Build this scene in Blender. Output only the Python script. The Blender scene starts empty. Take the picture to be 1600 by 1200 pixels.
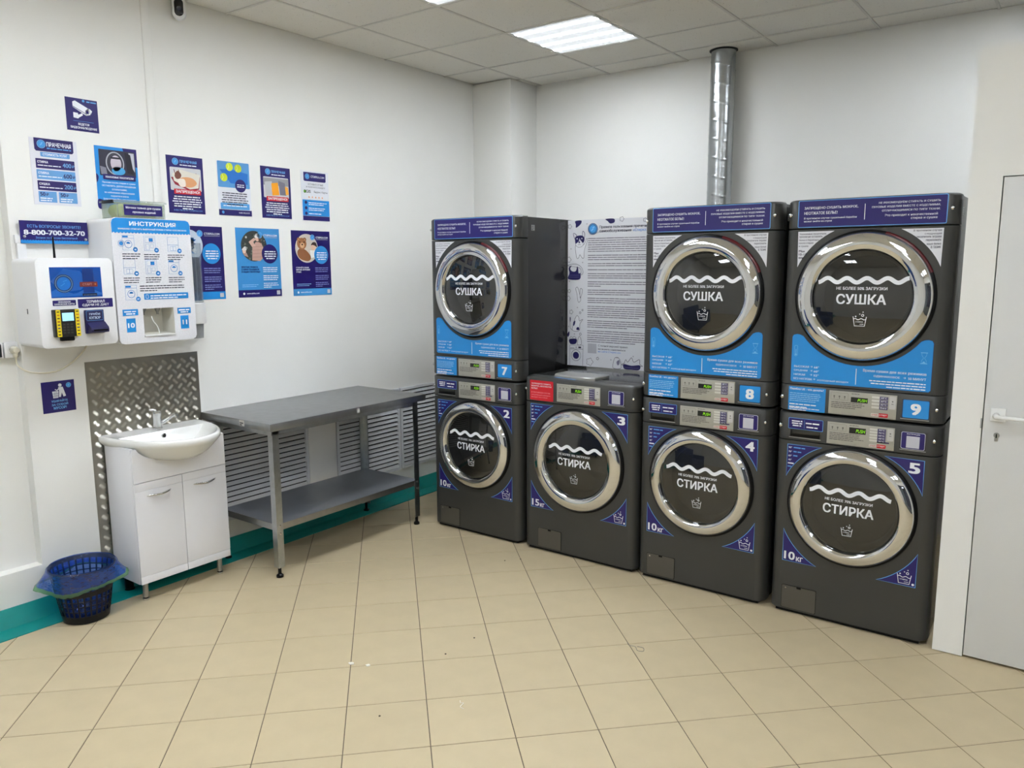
import bpy, bmesh, math, random
from mathutils import Vector, Matrix
random.seed(7)
SC = bpy.context.scene
COL = SC.collection
PI = math.pi

# ------------------------------------------------------------------ camera, world, exposure
cam_d = bpy.data.cameras.new('camera'); cam = bpy.data.objects.new('camera', cam_d); COL.objects.link(cam)
cam_d.sensor_fit = 'HORIZONTAL'; cam_d.sensor_width = 36.0
cam_d.lens = 1221.05 / 1600 * 36.0
cam_d.clip_start = 0.05
RT = Vector((0.806866, 0.590713, -0.005082)); DN = Vector((0.084646, -0.124125, -0.98865)); FW = Vector((-0.584639, 0.797277, -0.150154))
CAM = Vector((3.90477, -1.33258, 1.65996))
mw = Matrix((( RT.x, -DN.x, -FW.x, CAM.x), (RT.y, -DN.y, -FW.y, CAM.y), (RT.z, -DN.z, -FW.z, CAM.z), (0, 0, 0, 1)))
cam.matrix_world = mw
SC.camera = cam
w = bpy.data.worlds.new('world'); SC.world = w; w.use_nodes = True
w.node_tree.nodes['Background'].inputs[0].default_value = (0.75, 0.8, 0.9, 1)
w.node_tree.nodes['Background'].inputs[1].default_value = 0.15
SC.view_settings.view_transform = 'Standard'; SC.view_settings.look = 'None'
SC.view_settings.gamma = 1.0; SC.view_settings.use_curve_mapping = False
SC.view_settings.exposure = 0.0
LAMP = 17.6            # emission of the ceiling luminaires

def proj(p):
    v = Vector(p) - CAM; d = v.dot(FW)
    if d < 0.05: return None
    return (800 + 1221.05 * v.dot(RT) / d, 600 + 1221.05 * v.dot(DN) / d, d)

# ------------------------------------------------------------------ materials
def lin(c):
    out = []
    for v in c[:3]:
        v = v / 255.0
        out.append(v / 12.92 if v <= 0.04045 else ((v + 0.055) / 1.055) ** 2.4)
    return (out[0], out[1], out[2], 1.0)
MATS = {}
def mat(name, rgb, rough=0.5, metal=0.0, var=0.04, scale=6.0, bump=0.0, bscale=200.0, spec=0.5, coat=0.0, rnd=0.0):
    if name in MATS: return MATS[name]
    m = bpy.data.materials.new(name); m.use_nodes = True; MATS[name] = m
    nt = m.node_tree; N = nt.nodes; L = nt.links; b = N['Principled BSDF']
    b.inputs['Roughness'].default_value = rough; b.inputs['Metallic'].default_value = metal
    b.inputs['Specular IOR Level'].default_value = spec
    b.inputs['Coat Weight'].default_value = coat
    c = lin(rgb)
    tc = N.new('ShaderNodeTexCoord')
    nz = N.new('ShaderNodeTexNoise'); nz.inputs['Scale'].default_value = scale; nz.inputs['Detail'].default_value = 4
    L.new(tc.outputs['Object'], nz.inputs['Vector'])
    rp = N.new('ShaderNodeValToRGB')
    rp.color_ramp.elements[0].position = 0.3; rp.color_ramp.elements[1].position = 0.7
    rp.color_ramp.elements[0].color = tuple(x * (1 - var) for x in c[:3]) + (1,)
    rp.color_ramp.elements[1].color = tuple(min(1, x * (1 + var)) for x in c[:3]) + (1,)
    L.new(nz.outputs['Fac'], rp.inputs['Fac'])
    src = rp.outputs['Color']
    if rnd > 0:
        oi = N.new('ShaderNodeObjectInfo'); mr = N.new('ShaderNodeMapRange')
        mr.inputs['To Min'].default_value = 1 - rnd; mr.inputs['To Max'].default_value = 1 + rnd
        L.new(oi.outputs['Random'], mr.inputs['Value'])
        mx = N.new('ShaderNodeMix'); mx.data_type = 'RGBA'; mx.blend_type = 'MULTIPLY'; mx.inputs[0].default_value = 1
        L.new(src, mx.inputs[6]); L.new(mr.outputs['Result'], mx.inputs[7]); src = mx.outputs[2]
    L.new(src, b.inputs['Base Color'])
    if bump > 0:
        n2 = N.new('ShaderNodeTexNoise'); n2.inputs['Scale'].default_value = bscale; n2.inputs['Detail'].default_value = 3
        L.new(tc.outputs['Object'], n2.inputs['Vector'])
        bp = N.new('ShaderNodeBump'); bp.inputs['Strength'].default_value = bump; bp.inputs['Distance'].default_value = 0.002
        L.new(n2.outputs['Fac'], bp.inputs['Height']); L.new(bp.outputs['Normal'], b.inputs['Normal'])
    return m
def ink(rgb, rough=0.35):
    return mat('print_%d_%d_%d' % rgb, rgb, rough, 0, 0.02, 20)
def emis(name, rgb, s):
    if name in MATS: return MATS[name]
    m = bpy.data.materials.new(name); m.use_nodes = True; MATS[name] = m
    b = m.node_tree.nodes['Principled BSDF']; b.inputs['Base Color'].default_value = lin(rgb)
    b.inputs['Emission Color'].default_value = lin(rgb); b.inputs['Emission Strength'].default_value = s
    b.inputs['Roughness'].default_value = 0.15
    return m
def film(name, tint, ior=1.45, rough=0.02, dif=0.0, difcol=(255, 255, 255)):
    """thin clear or tinted sheet: tinted transparency + fresnel gloss (+ some diffuse body)"""
    if name in MATS: return MATS[name]
    m = bpy.data.materials.new(name); m.use_nodes = True; MATS[name] = m
    nt = m.node_tree; N = nt.nodes; L = nt.links; N.remove(N['Principled BSDF'])
    tr = N.new('ShaderNodeBsdfTransparent'); tr.inputs[0].default_value = lin(tint)
    gl = N.new('ShaderNodeBsdfGlossy'); gl.inputs['Roughness'].default_value = rough
    df = N.new('ShaderNodeBsdfDiffuse'); df.inputs[0].default_value = lin(difcol)
    lw = N.new('ShaderNodeLayerWeight'); lw.inputs['Blend'].default_value = 0.5
    p5 = N.new('ShaderNodeMath'); p5.operation = 'POWER'; p5.inputs[1].default_value = 5.0; L.new(lw.outputs['Facing'], p5.inputs[0])
    f0 = ((ior-1)/(ior+1))**2*1.7
    fr = N.new('ShaderNodeMath'); fr.operation = 'MULTIPLY_ADD'; fr.inputs[1].default_value = 1-f0; fr.inputs[2].default_value = f0; L.new(p5.outputs[0], fr.inputs[0])
    tl = N.new('ShaderNodeBsdfTranslucent'); tl.inputs[0].default_value = lin(difcol)
    m0 = N.new('ShaderNodeMixShader'); m0.inputs[0].default_value = 0.5; L.new(df.outputs[0], m0.inputs[1]); L.new(tl.outputs[0], m0.inputs[2])
    m1 = N.new('ShaderNodeMixShader'); m1.inputs[0].default_value = dif
    nz = N.new('ShaderNodeTexNoise'); nz.inputs['Scale'].default_value = 14
    mr = N.new('ShaderNodeMapRange'); mr.inputs['To Min'].default_value = dif * 0.8; mr.inputs['To Max'].default_value = min(1, dif * 1.2)
    L.new(nz.outputs['Fac'], mr.inputs['Value']); L.new(mr.outputs['Result'], m1.inputs[0])
    m2 = N.new('ShaderNodeMixShader')
    L.new(tr.outputs[0], m1.inputs[1]); L.new(m0.outputs[0], m1.inputs[2])
    L.new(fr.outputs[0], m2.inputs[0]); L.new(m1.outputs[0], m2.inputs[1]); L.new(gl.outputs[0], m2.inputs[2])
    L.new(m2.outputs[0], N['Material Output'].inputs[0])
    return m

NAVY = (29, 17, 98); BLUE = (30, 138, 214); SKY = (96, 160, 222); WHITE = (236, 238, 242); RED = (200, 24, 40); INKB = (34, 32, 62); PAPER = (226, 227, 232)
m_wall = mat('wall_paint', (236, 235, 230), 0.75, 0, 0.012, 2.5, 0.06, 60)
m_white = mat('white_trim', (236, 236, 234), 0.5, 0, 0.015, 4)
m_teal = mat('teal_skirting', (0, 138, 132), 0.45, 0, 0.08, 9, 0.1, 30)
m_grout = mat('floor_grout', (104, 92, 78), 0.9, 0, 0.15, 40)
m_tile = mat('floor_tile', (194, 178, 145), 0.42, 0, 0.035, 9, 0.05, 500, rnd=0.025)
m_ceil = None
m_bar = mat('ceiling_grid_bar', (222, 219, 212), 0.6, 0, 0.03, 10)
m_body = mat('machine_grey', (63, 63, 61), 0.36, 0.25, 0.03, 5, 0.03, 700)
m_side = mat('machine_side_grey', (50, 50, 49), 0.16, 0.1, 0.03, 4)
m_black = mat('black_rubber', (5, 5, 6), 0.4, 0, 0.05, 9, spec=0.2)
m_chrome = mat('chrome', (225, 226, 228), 0.045, 1.0, 0.01, 3)
m_steel = mat('brushed_steel', (168, 170, 172), 0.3, 1.0, 0.06, 20, 0.05, 90)
m_shelf = mat('shelf_steel', (150, 155, 163), 0.3, 0.6, 0.05, 12, 0.04, 60)
m_galv = mat('galvanised_steel', (178, 183, 186), 0.28, 1.0, 0.1, 26, 0.05, 60)
m_zinc = mat('duct_zinc', (176, 180, 182), 0.24, 1.0, 0.06, 14, 0.08, 18)
m_ceramic = mat('white_ceramic', (240, 240, 236), 0.08, 0, 0.008, 3, spec=0.6, coat=0.3)
m_cab = mat('white_lacquer', (238, 238, 242), 0.22, 0, 0.01, 4)
m_panel = mat('keypad_grey', (172, 170, 160), 0.4, 0.3, 0.03, 30)
m_plast = mat('white_plastic', (232, 232, 232), 0.35, 0, 0.012, 8)
m_drum = mat('drum_steel', (120, 120, 118), 0.3, 0.9, 0.1, 20)
m_glass = film('door_glass', (140, 140, 136), 1.6, 0.012, 0.22, (92, 92, 88))
m_clear = film('clear_plastic', (244, 247, 245), 1.25, 0.08, 0.26, (232, 238, 232))
m_bag = film('blue_bag_film', (118, 158, 238), 1.45, 0.14, 0.34, (70, 128, 232))
m_liner = film('blue_liner_film', (134, 168, 236), 1.35, 0.2, 0.12, (70, 128, 232))
m_tube = film('clear_tube', (248, 250, 250), 1.3, 0.05, 0.05, (235, 238, 238))
m_bagtie = film('bag_drawstring', (150, 205, 160), 1.4, 0.2, 0.55, (120, 175, 130))

# ------------------------------------------------------------------ mesh helpers
class MB:
    def __init__(s): s.v = []; s.f = []; s.mi = []; s.mats = []
    def m(s, material):
        if material not in s.mats: s.mats.append(material)
        return s.mats.index(material)
    def add(s, vs, fs, material):
        o = len(s.v); k = s.m(material)
        s.v += [tuple(p) for p in vs]
        for f in fs: s.f.append(tuple(i + o for i in f)); s.mi.append(k)
    def box(s, a, b, material, bev=0.0):
        x0, y0, z0 = a; x1, y1, z1 = b
        if bev <= 0:
            vs = [(x0,y0,z0),(x1,y0,z0),(x1,y1,z0),(x0,y1,z0),(x0,y0,z1),(x1,y0,z1),(x1,y1,z1),(x0,y1,z1)]
            s.add(vs, [(0,3,2,1),(4,5,6,7),(0,1,5,4),(1,2,6,5),(2,3,7,6),(3,0,4,7)], material)
        else:
            bm = bmesh.new(); bmesh.ops.create_cube(bm, size=1)
            for v in bm.verts: v.co = Vector(((x0+x1)/2 + v.co.x*(x1-x0), (y0+y1)/2 + v.co.y*(y1-y0), (z0+z1)/2 + v.co.z*(z1-z0)))
            bmesh.ops.bevel(bm, geom=bm.edges[:], offset=bev, segments=2, affect='EDGES', profile=0.6)
            bm.verts.index_update()
            s.add([v.co[:] for v in bm.verts], [[v.index for v in f.verts] for f in bm.faces], material); bm.free()
    def prism(s, pts, axis, a, b, material):
        """2D outline extruded along axis: 'z' pts=(x,y), 'x' pts=(y,z), 'y' pts=(x,z)"""
        n = len(pts)
        def P(p, h): return (p[0], p[1], h) if axis == 'z' else ((h, p[0], p[1]) if axis == 'x' else (p[0], h, p[1]))
        vs = [P(p, a) for p in pts] + [P(p, b) for p in pts]
        fs = [tuple(range(n)), tuple(range(2*n-1, n-1, -1))] + [(i, i+n, (i+1) % n + n, (i+1) % n) for i in range(n)]
        s.add(vs, fs, material)
    def rings(s, rings, material, closed=True, cap0=False, cap1=False):
        n = len(rings[0]); vs = [p for r in rings for p in r]; fs = []
        for k in range(len(rings)-1):
            for i in range(n if closed else n-1):
                j = (i+1) % n; fs.append((k*n+i, k*n+j, (k+1)*n+j, (k+1)*n+i))
        if cap0: fs.append(tuple(range(n-1, -1, -1)))
        if cap1: fs.append(tuple(range((len(rings)-1)*n, len(rings)*n)))
        s.add(vs, fs, material)
    def lathe(s, prof, c, axis, material, seg=48, cap0=False, cap1=False):
        rs = []
        for r, h in prof:
            ring = []
            for i in range(seg):
                a = 2*PI*i/seg; p, q = r*math.cos(a), r*math.sin(a)
                ring.append((c[0]+p, c[1]+q, c[2]+h) if axis == 'z' else ((c[0]+p, c[1]+h, c[2]+q) if axis == 'y' else (c[0]+h, c[1]+p, c[2]+q)))
            rs.append(ring)
        s.rings(rs, material, True, cap0, cap1)
    def tube(s, pts, r, material, seg=10, caps=True):
        pts = [Vector(p) for p in pts]; rs = []; up = Vector((0, 0, 1)); prev = None
        for i, p in enumerate(pts):
            d = (pts[min(i+1, len(pts)-1)] - pts[max(i-1, 0)]).normalized()
            a = prev if prev is not None else (up if abs(d.z) < 0.9 else Vector((1, 0, 0)))
            u = (a - d * a.dot(d)).normalized(); prev = u; vv = d.cross(u)
            rr = r[i] if isinstance(r, (list, tuple)) else r
            rs.append([tuple(p + u*rr*math.cos(2*PI*k/seg) + vv*rr*math.sin(2*PI*k/seg)) for k in range(seg)])
        s.rings(rs, material, True, caps, caps)
    def build(s, name, parent=None, smooth=0, loc=(0, 0, 0)):
        me = bpy.data.meshes.new(name); me.from_pydata(s.v, [], s.f)
        for mm in s.mats: me.materials.append(mm)
        me.polygons.foreach_set('material_index', s.mi)
        bm = bmesh.new(); bm.from_mesh(me); bmesh.ops.recalc_face_normals(bm, faces=bm.faces[:]); bm.to_mesh(me); bm.free()
        if smooth:
            me.polygons.foreach_set('use_smooth', [True]*len(me.polygons))
            me.set_sharp_from_angle(angle=math.radians(smooth))
        me.update()
        o = bpy.data.objects.new(name, me); COL.objects.link(o); o.location = loc
        if parent is not None: o.parent = parent
        return o
def box(name, a, b, material, parent=None, bev=0.0):
    m = MB(); m.box(a, b, material, bev); return m.build(name, parent, 40 if bev else 0)
def tag(o, label, cat, group=None):
    o['label'] = label; o['category'] = cat
    if group: o['group'] = group
    return o
def empty(name, loc, label=None, cat=None, group=None):
    o = bpy.data.objects.new(name, None); COL.objects.link(o); o.location = loc; o.empty_display_size = 0.05
    if label: tag(o, label, cat, group)
    return o
def struct(o): o['kind'] = 'structure'; return o
def bez(pts, n=8):
    """smooth polyline through points (Catmull-Rom)"""
    P = [Vector(p) for p in pts]; P = [P[0]*2-P[1]] + P + [P[-1]*2-P[-2]]; out = []
    for i in range(1, len(P)-2):
        for k in range(n):
            t = k/n; a, b, c, d = P[i-1], P[i], P[i+1], P[i+2]
            out.append(0.5*((2*b) + (c-a)*t + (2*a-5*b+4*c-d)*t*t + (3*b-a-3*c+d)*t**3))
    out.append(P[-2]); return out
def rrect(u0, v0, u1, v1, r, n=5):
    out = []
    for cx, cy, a0 in ((u1-r, v1-r, 0), (u0+r, v1-r, 90), (u0+r, v0+r, 180), (u1-r, v0+r, 270)):
        for k in range(n+1):
            a = math.radians(a0 + 90*k/n); out.append((cx + r*math.cos(a), cy + r*math.sin(a)))
    return out
def offs(pts, d):
    """inset a closed counter- or clockwise outline by d (towards its inside)"""
    n = len(pts); ar = sum(pts[i][0]*pts[(i+1) % n][1] - pts[(i+1) % n][0]*pts[i][1] for i in range(n)); sg = 1 if ar > 0 else -1
    out = []
    for i in range(n):
        a, b, c = Vector(pts[i-1]), Vector(pts[i]), Vector(pts[(i+1) % n])
        e1 = (b-a); e2 = (c-b)
        if e1.length < 1e-9 or e2.length < 1e-9: out.append(tuple(b)); continue
        e1.normalize(); e2.normalize(); n1 = Vector((-e1.y, e1.x))*sg; n2 = Vector((-e2.y, e2.x))*sg
        k = (n1+n2); k = k / max(0.35, k.length_squared/2) if k.length > 1e-6 else n1
        out.append(tuple(b + k*d))
    return out

TEXTC = {}
def text_mesh(body):
    key = body
    if key not in TEXTC:
        c = bpy.data.curves.new('lettering', 'FONT'); c.body = body; c.size = 1; c.resolution_u = 3
        o = bpy.data.objects.new('lettering', c); me = bpy.data.meshes.new_from_object(o)
        vs = [(v.co.x, v.co.y) for v in me.vertices]; fs = [tuple(p.vertices) for p in me.polygons]
        bpy.data.objects.remove(o); bpy.data.meshes.remove(me); bpy.data.curves.remove(c)
        TEXTC[key] = (vs, fs)
    return TEXTC[key]

class Print:
    """flat print on a surface: O origin, U right, V up, N out (in the parent's space); k curves it (glass)"""
    def __init__(s, root, O=(0, 0, 0), U=(0, 1, 0), V=(0, 0, 1), N=(1, 0, 0), k=None, step=0.0004):
        s.root = root; s.O = Vector(O); s.U = Vector(U); s.V = Vector(V); s.N = Vector(N); s.parts = {}; s.k = k; s.step = step
    def P(s, u, v, l):
        h = l*s.step + (s.k(u, v) if s.k else 0.0)
        return tuple(s.O + s.U*u + s.V*v + s.N*h)
    def mb(s, part): return s.parts.setdefault(part, MB())
    def poly(s, part, c, pts, l=1): s.mb(part).add([s.P(u, v, l) for u, v in pts], [tuple(range(len(pts)))], ink(c))
    def rect(s, part, c, u0, v0, u1, v1, l=1): s.poly(part, c, [(u0, v0), (u1, v0), (u1, v1), (u0, v1)], l)
    def rr(s, part, c, u0, v0, u1, v1, r, l=1): s.poly(part, c, rrect(u0, v0, u1, v1, r), l)
    def circ(s, part, c, u, v, r, l=1, n=24, ry=None):
        s.poly(part, c, [(u + r*math.cos(2*PI*i/n), v + (ry or r)*math.sin(2*PI*i/n)) for i in range(n)], l)
    def ring(s, part, c, u, v, r0, r1, l=1, n=28):
        vs = []; fs = []
        for i in range(n):
            a = 2*PI*i/n
            vs += [s.P(u + r0*math.cos(a), v + r0*math.sin(a), l), s.P(u + r1*math.cos(a), v + r1*math.sin(a), l)]
            j = (i+1) % n; fs.append((2*i, 2*i+1, 2*j+1, 2*j))
        s.mb(part).add(vs, fs, ink(c))
    def line(s, part, c, pts, wd, l=1, closed=False):
        pts = [Vector(p) for p in pts]; n = len(pts); vs = []; fs = []
        for i in range(n):
            a = pts[i-1] if (i > 0 or closed) else pts[i]; b = pts[(i+1) % n] if (i < n-1 or closed) else pts[i]
            d = (b-a); d = d.normalized() if d.length > 1e-9 else Vector((1, 0)); nn = Vector((-d.y, d.x))*wd/2
            vs += [s.P(*(pts[i]+nn), l), s.P(*(pts[i]-nn), l)]
        for i in range(n if closed else n-1):
            j = (i+1) % n; fs.append((2*i, 2*i+1, 2*j+1, 2*j))
        s.mb(part).add(vs, fs, ink(c))
    def text(s, part, c, body, u, v, w=None, h=None, al='l', l=2, bold=0.012, sk=0.0):
        """bounding box fitted: w width and/or h height; (u,v) = left/centre/right, bottom"""
        vs, fs = text_mesh(body)
        if not vs: return
        x0 = min(p[0] for p in vs); x1 = max(p[0] for p in vs); y0 = min(p[1] for p in vs); y1 = max(p[1] for p in vs)
        sx = w/(x1-x0) if w else h/(y1-y0); sy = h/(y1-y0) if h else sx
        ww = (x1-x0)*sx; off = {'l': 0, 'c': -ww/2, 'r': -ww}[al]
        b = bold*0.9                                     # heavier weight: the glyphs struck several times, slightly shifted
        sh = [(0, 0)] if b < 0.005 else ([(-b, 0), (b, 0)] if b < 0.017 else [(-b, -b*0.6), (b, -b*0.6), (-b, b*0.6), (b, b*0.6)])
        for n_, (du, dv) in enumerate(sh):
            s.mb(part).add([s.P(u + off + (p[0]-x0+du)*sx + sk*(p[1]-y0)*sy, v + (p[1]-y0+dv)*sy, l + 0.45*n_) for p in vs], fs, ink(c) if isinstance(c, tuple) else c)
    def para(s, part, c, u0, u1, vt, n, lh, th=0.5, al='l', last=0.6, l=2, seed=1, word=(2.0, 6.0)):
        """lines of print too small to read: word-length strokes"""
        rg = random.Random(seed); H = lh*th
        for i in range(n):
            W = (u1-u0)*(last if i == n-1 else rg.uniform(0.86, 1.0)); a = u0 if al == 'l' else ((u0+u1-W)/2 if al == 'c' else u1-W); e = a+W; x = a
            v = vt - lh*(i+1)
            while x < e - H*0.8:
                ww = min(rg.uniform(*word)*H, e-x); s.rect(part, c, x, v, x+ww, v+H*rg.uniform(0.85, 1.0), l); x += ww + H*0.55
    def build(s):
        return [m.build(n, s.root) for n, m in s.parts.items()]

# ------------------------------------------------------------------ room shell
XW, YW, ZC = -0.038, 3.89, 3.028        # left wall, back wall, ceiling
XR, YB = 7.0, -4.6                      # right wall, rear wall behind the camera
YREC = 0.222                            # right edge of the shallow recess in the left wall
struct(box('wall_left', (XW-0.2, YREC, -0.02), (XW, YW, ZC+0.1), m_wall))
rec = MB(); rec.box((XW-0.26, YB, 0.25), (XW-0.062, YREC, ZC+0.1), m_wall); rec.box((XW-0.26, YB, -0.02), (XW, YREC, 0.25), m_wall)
struct(rec.build('wall_left_recess'))
struct(box('wall_back', (XW-0.2, YW, -0.02), (XR+0.2, YW+0.2, ZC+0.1), m_wall))
struct(box('wall_column', (XW, 3.552, 0), (0.325, YW, ZC), m_wall, bev=0.004))
wr = MB(); wr.box((XR, 1.6, -0.02), (XR+0.2, YW, ZC+0.1), m_wall); wr.box((XR, YB, 2.55), (XR+0.2, 1.6, ZC+0.1), m_wall); struct(wr.build('wall_right'))
# glazed shop front on the right of the camera with a dim mall corridor beyond it
m_alu = mat('shopfront_aluminium', (70, 72, 78), 0.4, 0.6)
wf = MB()
for y in (YB, YB+1.53, YB+3.06, YB+4.59, 1.54): wf.box((XR+0.02, y, 0), (XR+0.08, y+0.06, 2.55), m_alu)
wf.box((XR+0.02, YB, 2.49), (XR+0.08, 1.6, 2.55), m_alu); wf.box((XR+0.02, YB, 0), (XR+0.08, 1.6, 0.06), m_alu); win = struct(wf.build('window_1'))
for k in range(4):
    a = YB+0.06+1.53*k; box('pane', (XR+0.045, a, 0.06), (XR+0.053, min(a+1.47, 1.54), 2.49), film('shop_glass', (235, 240, 238), 1.45, 0.01, 0.0), win)
struct(box('wall_corridor', (XR+3.2, YB-0.2, -0.02), (XR+3.4, YW, ZC+0.1), mat('corridor_wall', (96, 92, 120), 0.6, 0, 0.3, 1.5)))
struct(box('floor_corridor', (XR+0.2, YB-0.2, -0.1), (XR+3.4, YW, -0.002), mat('corridor_floor', (150, 146, 140), 0.3)))
struct(box('ceiling_corridor', (XR+0.2, YB-0.2, ZC), (XR+3.4, YW, ZC+0.1), mat('corridor_ceiling', (60, 60, 66), 0.8)))
cl = tag(box('corridor_fill_light', (-0.1, -1.2, 0), (0.1, 1.2, 0.04), emis('corridor_fill', (225, 225, 255), 9.0)), 'added unseen strip light brightening the corridor outside, beyond the photo', 'ceiling light'); cl.location = (XR+1.6, -1.6, ZC-0.045)  # unseen strip light, added to brighten the corridor
struct(box('wall_rear', (XW-0.2, YB-0.2, -0.02), (XR+0.2, YB, ZC+0.1), m_wall))
# partition with the door, level with the machine fronts
YD = 2.309
pw = MB()
pw.box((3.489, YD, 0.004), (3.602, YD+0.12, 2.485), m_wall); pw.box((3.602, YD, 1.993), (4.512, YD+0.12, 2.485), m_wall); pw.box((4.512, YD, 0.004), (XR, YD+0.12, 2.485), m_wall)
pw.box((3.602, YD+0.06, 0.004), (4.512, YD+0.12, 1.993), m_black)
struct(pw.build('wall_partition'))
door = struct(box('door_1', (3.606, YD+0.001, 0.012), (4.508, YD+0.045, 1.989), mat('door_white', (214, 214, 212), 0.38, 0, 0.015, 3), bev=0.0015))
dh = MB(); dh.box((3.630, YD-0.008, 1.030), (3.682, YD+0.001, 1.083), m_white, 0.002); dh.tube([(3.650, YD-0.004, 1.056), (3.650, YD-0.045, 1.056), (3.652, YD-0.050, 1.055), (3.665, YD-0.052, 1.054), (3.79, YD-0.052, 1.051)], [0.011, 0.011, 0.011, 0.008, 0.008], m_white, 10)
dh.build('door_handle', door, 40)
kh = MB(); kh.lathe([(0.0, -0.004), (0.010, -0.004), (0.011, 0.001)], (3.656, YD, 0.972), 'y', m_steel, 16, cap0=False); kh.box((3.650, YD-0.004, 0.948), (3.662, YD+0.001, 0.970), m_steel, 0.002); kh.box((3.654, YD-0.0055, 0.962), (3.658, YD-0.004, 0.978), m_black)
kh.build('keyhole', door, 40)
sp = MB(); sp.box((3.597, YD-0.0015, 0.995), (3.6025, YD+0.02, 1.036), m_steel); sp.build('strike_plate', bpy.data.objects['wall_partition'])

# teal skirting: painted foot of the wall and a strip on the floor
def skirt(name, pts, y0, y1):
    m = MB(); m.prism(pts, 'y', y0, y1, m_teal); return struct(m.build(name))
skirt('baseboard_left', [(XW-0.02, 0), (0.112, 0), (0.112, 0.0035), (0.006, 0.006), (XW+0.006, 0.088), (XW-0.02, 0.088)], YB, 3.5)
skirt('baseboard_column', [(0.05, 0), (0.340, 0), (0.340, 0.003), (0.332, 0.088), (0.05, 0.088)], 3.53, 3.545)

# vertical plastered cable chases on the left wall
def chase(name, ya, yb, z0, z1, h):
    m = MB(); m.prism([(XW-0.01, ya), (XW+h*0.6, ya+0.004), (XW+h, ya+0.012), (XW+h, yb-0.012), (XW+h*0.5, yb-0.002), (XW-0.01, yb)], 'z', z0, z1, m_wall); return struct(m.build(name, None, 30))
chase('trim_1', 0.912, 0.962, 1.89, ZC, 0.011)

# floor: grout bed + square tiles laid at 45 degrees
struct(box('floor', (XW-0.3, YB-0.2, -0.1), (XR+0.2, YW+0.2, -0.002), m_grout))
floor = bpy.data.objects['floor']
TT = 0.302; GO = Vector((0.4792, 0.0868)); GU = Vector((0.70463, 0.70957)); GV = Vector((-0.70957, 0.70463))
tm = MB(); h = TT/2-0.0017; hb = h-0.0012
tm.rings([[(-h,-h,-0.008),(h,-h,-0.008),(h,h,-0.008),(-h,h,-0.008)], [(-h,-h,-0.0012),(h,-h,-0.0012),(h,h,-0.0012),(-h,h,-0.0012)], [(-hb,-hb,0),(hb,-hb,0),(hb,hb,0),(-hb,hb,0)]], m_tile, True, False, True)
t0 = tm.build('floor_tile', floor); t0.rotation_euler = (0, 0, math.atan2(GU.y, GU.x))
cells = []
for i in range(-40, 41):
    for j in range(-40, 41):
        c = GO + GU*TT*(i+0.5) + GV*TT*(j+0.5)
        if not (-0.05 < c.x < XR+0.1 and YB-0.1 < c.y < YW+0.1): continue
        p = proj((c.x, c.y, 0)); vis = p is not None and -90 < p[0] < 1690 and 640 < p[1] < 1290 and not (c.y > 2.6 and c.x > 0.75)
        cells.append((0 if vis else 1, p[2] if p else 99, c))
cells.sort(key=lambda q: (q[0], q[1]))
near = [q[2] for q in cells if q[0] == 0][:300]; ns = set((c.x, c.y) for c in near)
for k, c in enumerate(near):
    o = t0 if k == 0 else t0.copy()
    if k: COL.objects.link(o); o.parent = floor
    o.location = (c.x, c.y, 0)
rest = MB(); ca, sa = GU.x, GU.y
for q in cells:
    c = q[2]
    if (c.x, c.y) in ns: continue
    rest.add([(c.x + ca*x - sa*y, c.y + sa*x + ca*y, z) for x, y, z in tm.v], tm.f, m_tile)
ro = rest.build('floor_tile_remainder', floor); ro['kind'] = 'stuff'

# ceiling: slab, T-grid and mineral tiles
def ceil_mat():
    m = bpy.data.materials.new('ceiling_tile'); m.use_nodes = True; nt = m.node_tree; N = nt.nodes; L = nt.links; b = N['Principled BSDF']
    b.inputs['Roughness'].default_value = 0.9
    tc = N.new('ShaderNodeTexCoord'); oi = N.new('ShaderNodeObjectInfo'); ad = N.new('ShaderNodeVectorMath')
    L.new(tc.outputs['Object'], ad.inputs[0]); L.new(oi.outputs['Location'], ad.inputs[1])
    vo = N.new('ShaderNodeTexVoronoi'); vo.inputs['Scale'].default_value = 75; L.new(ad.outputs[0], vo.inputs['Vector'])
    nz = N.new('ShaderNodeTexNoise'); nz.inputs['Scale'].default_value = 22; nz.inputs['Detail'].default_value = 5; L.new(ad.outputs[0], nz.inputs['Vector'])
    r1 = N.new('ShaderNodeValToRGB'); r1.color_ramp.elements[0].position = 0.10; r1.color_ramp.elements[1].position = 0.20
    r1.color_ramp.elements[0].color = lin((172, 166, 154)); r1.color_ramp.elements[1].color = lin((240, 237, 229)); L.new(vo.outputs['Distance'], r1.inputs['Fac'])
    r2 = N.new('ShaderNodeValToRGB'); r2.color_ramp.elements[0].position = 0.45; r2.color_ramp.elements[1].position = 0.6
    r2.color_ramp.elements[0].color = (1, 1, 1, 1); r2.color_ramp.elements[1].color = (0, 0, 0, 1); L.new(nz.outputs['Fac'], r2.inputs['Fac'])
    mx = N.new('ShaderNodeMix'); mx.data_type = 'RGBA'; mx.inputs[7].default_value = lin((240, 237, 229))
    L.new(r2.outputs['Color'], mx.inputs[0]); L.new(r1.outputs['Color'], mx.inputs[6]); L.new(mx.outputs[2], b.inputs['Base Color'])
    bp = N.new('ShaderNodeBump'); bp.inputs['Strength'].default_value = 0.3; bp.inputs['Distance'].default_value = 0.002
    L.new(vo.outputs['Distance'], bp.inputs['Height']); L.new(bp.outputs['Normal'], b.inputs['Normal'])
    return m
m_ceil = ceil_mat()
ceil = struct(box('ceiling', (XW-0.26, YB-0.2, ZC+0.03), (XR+0.2, YW+0.2, ZC+0.2), mat('ceiling_void', (60, 58, 54), 0.9)))
gx = [XW] + [0.365+0.604*k for k in range(0, 11)] + [XR]
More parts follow.
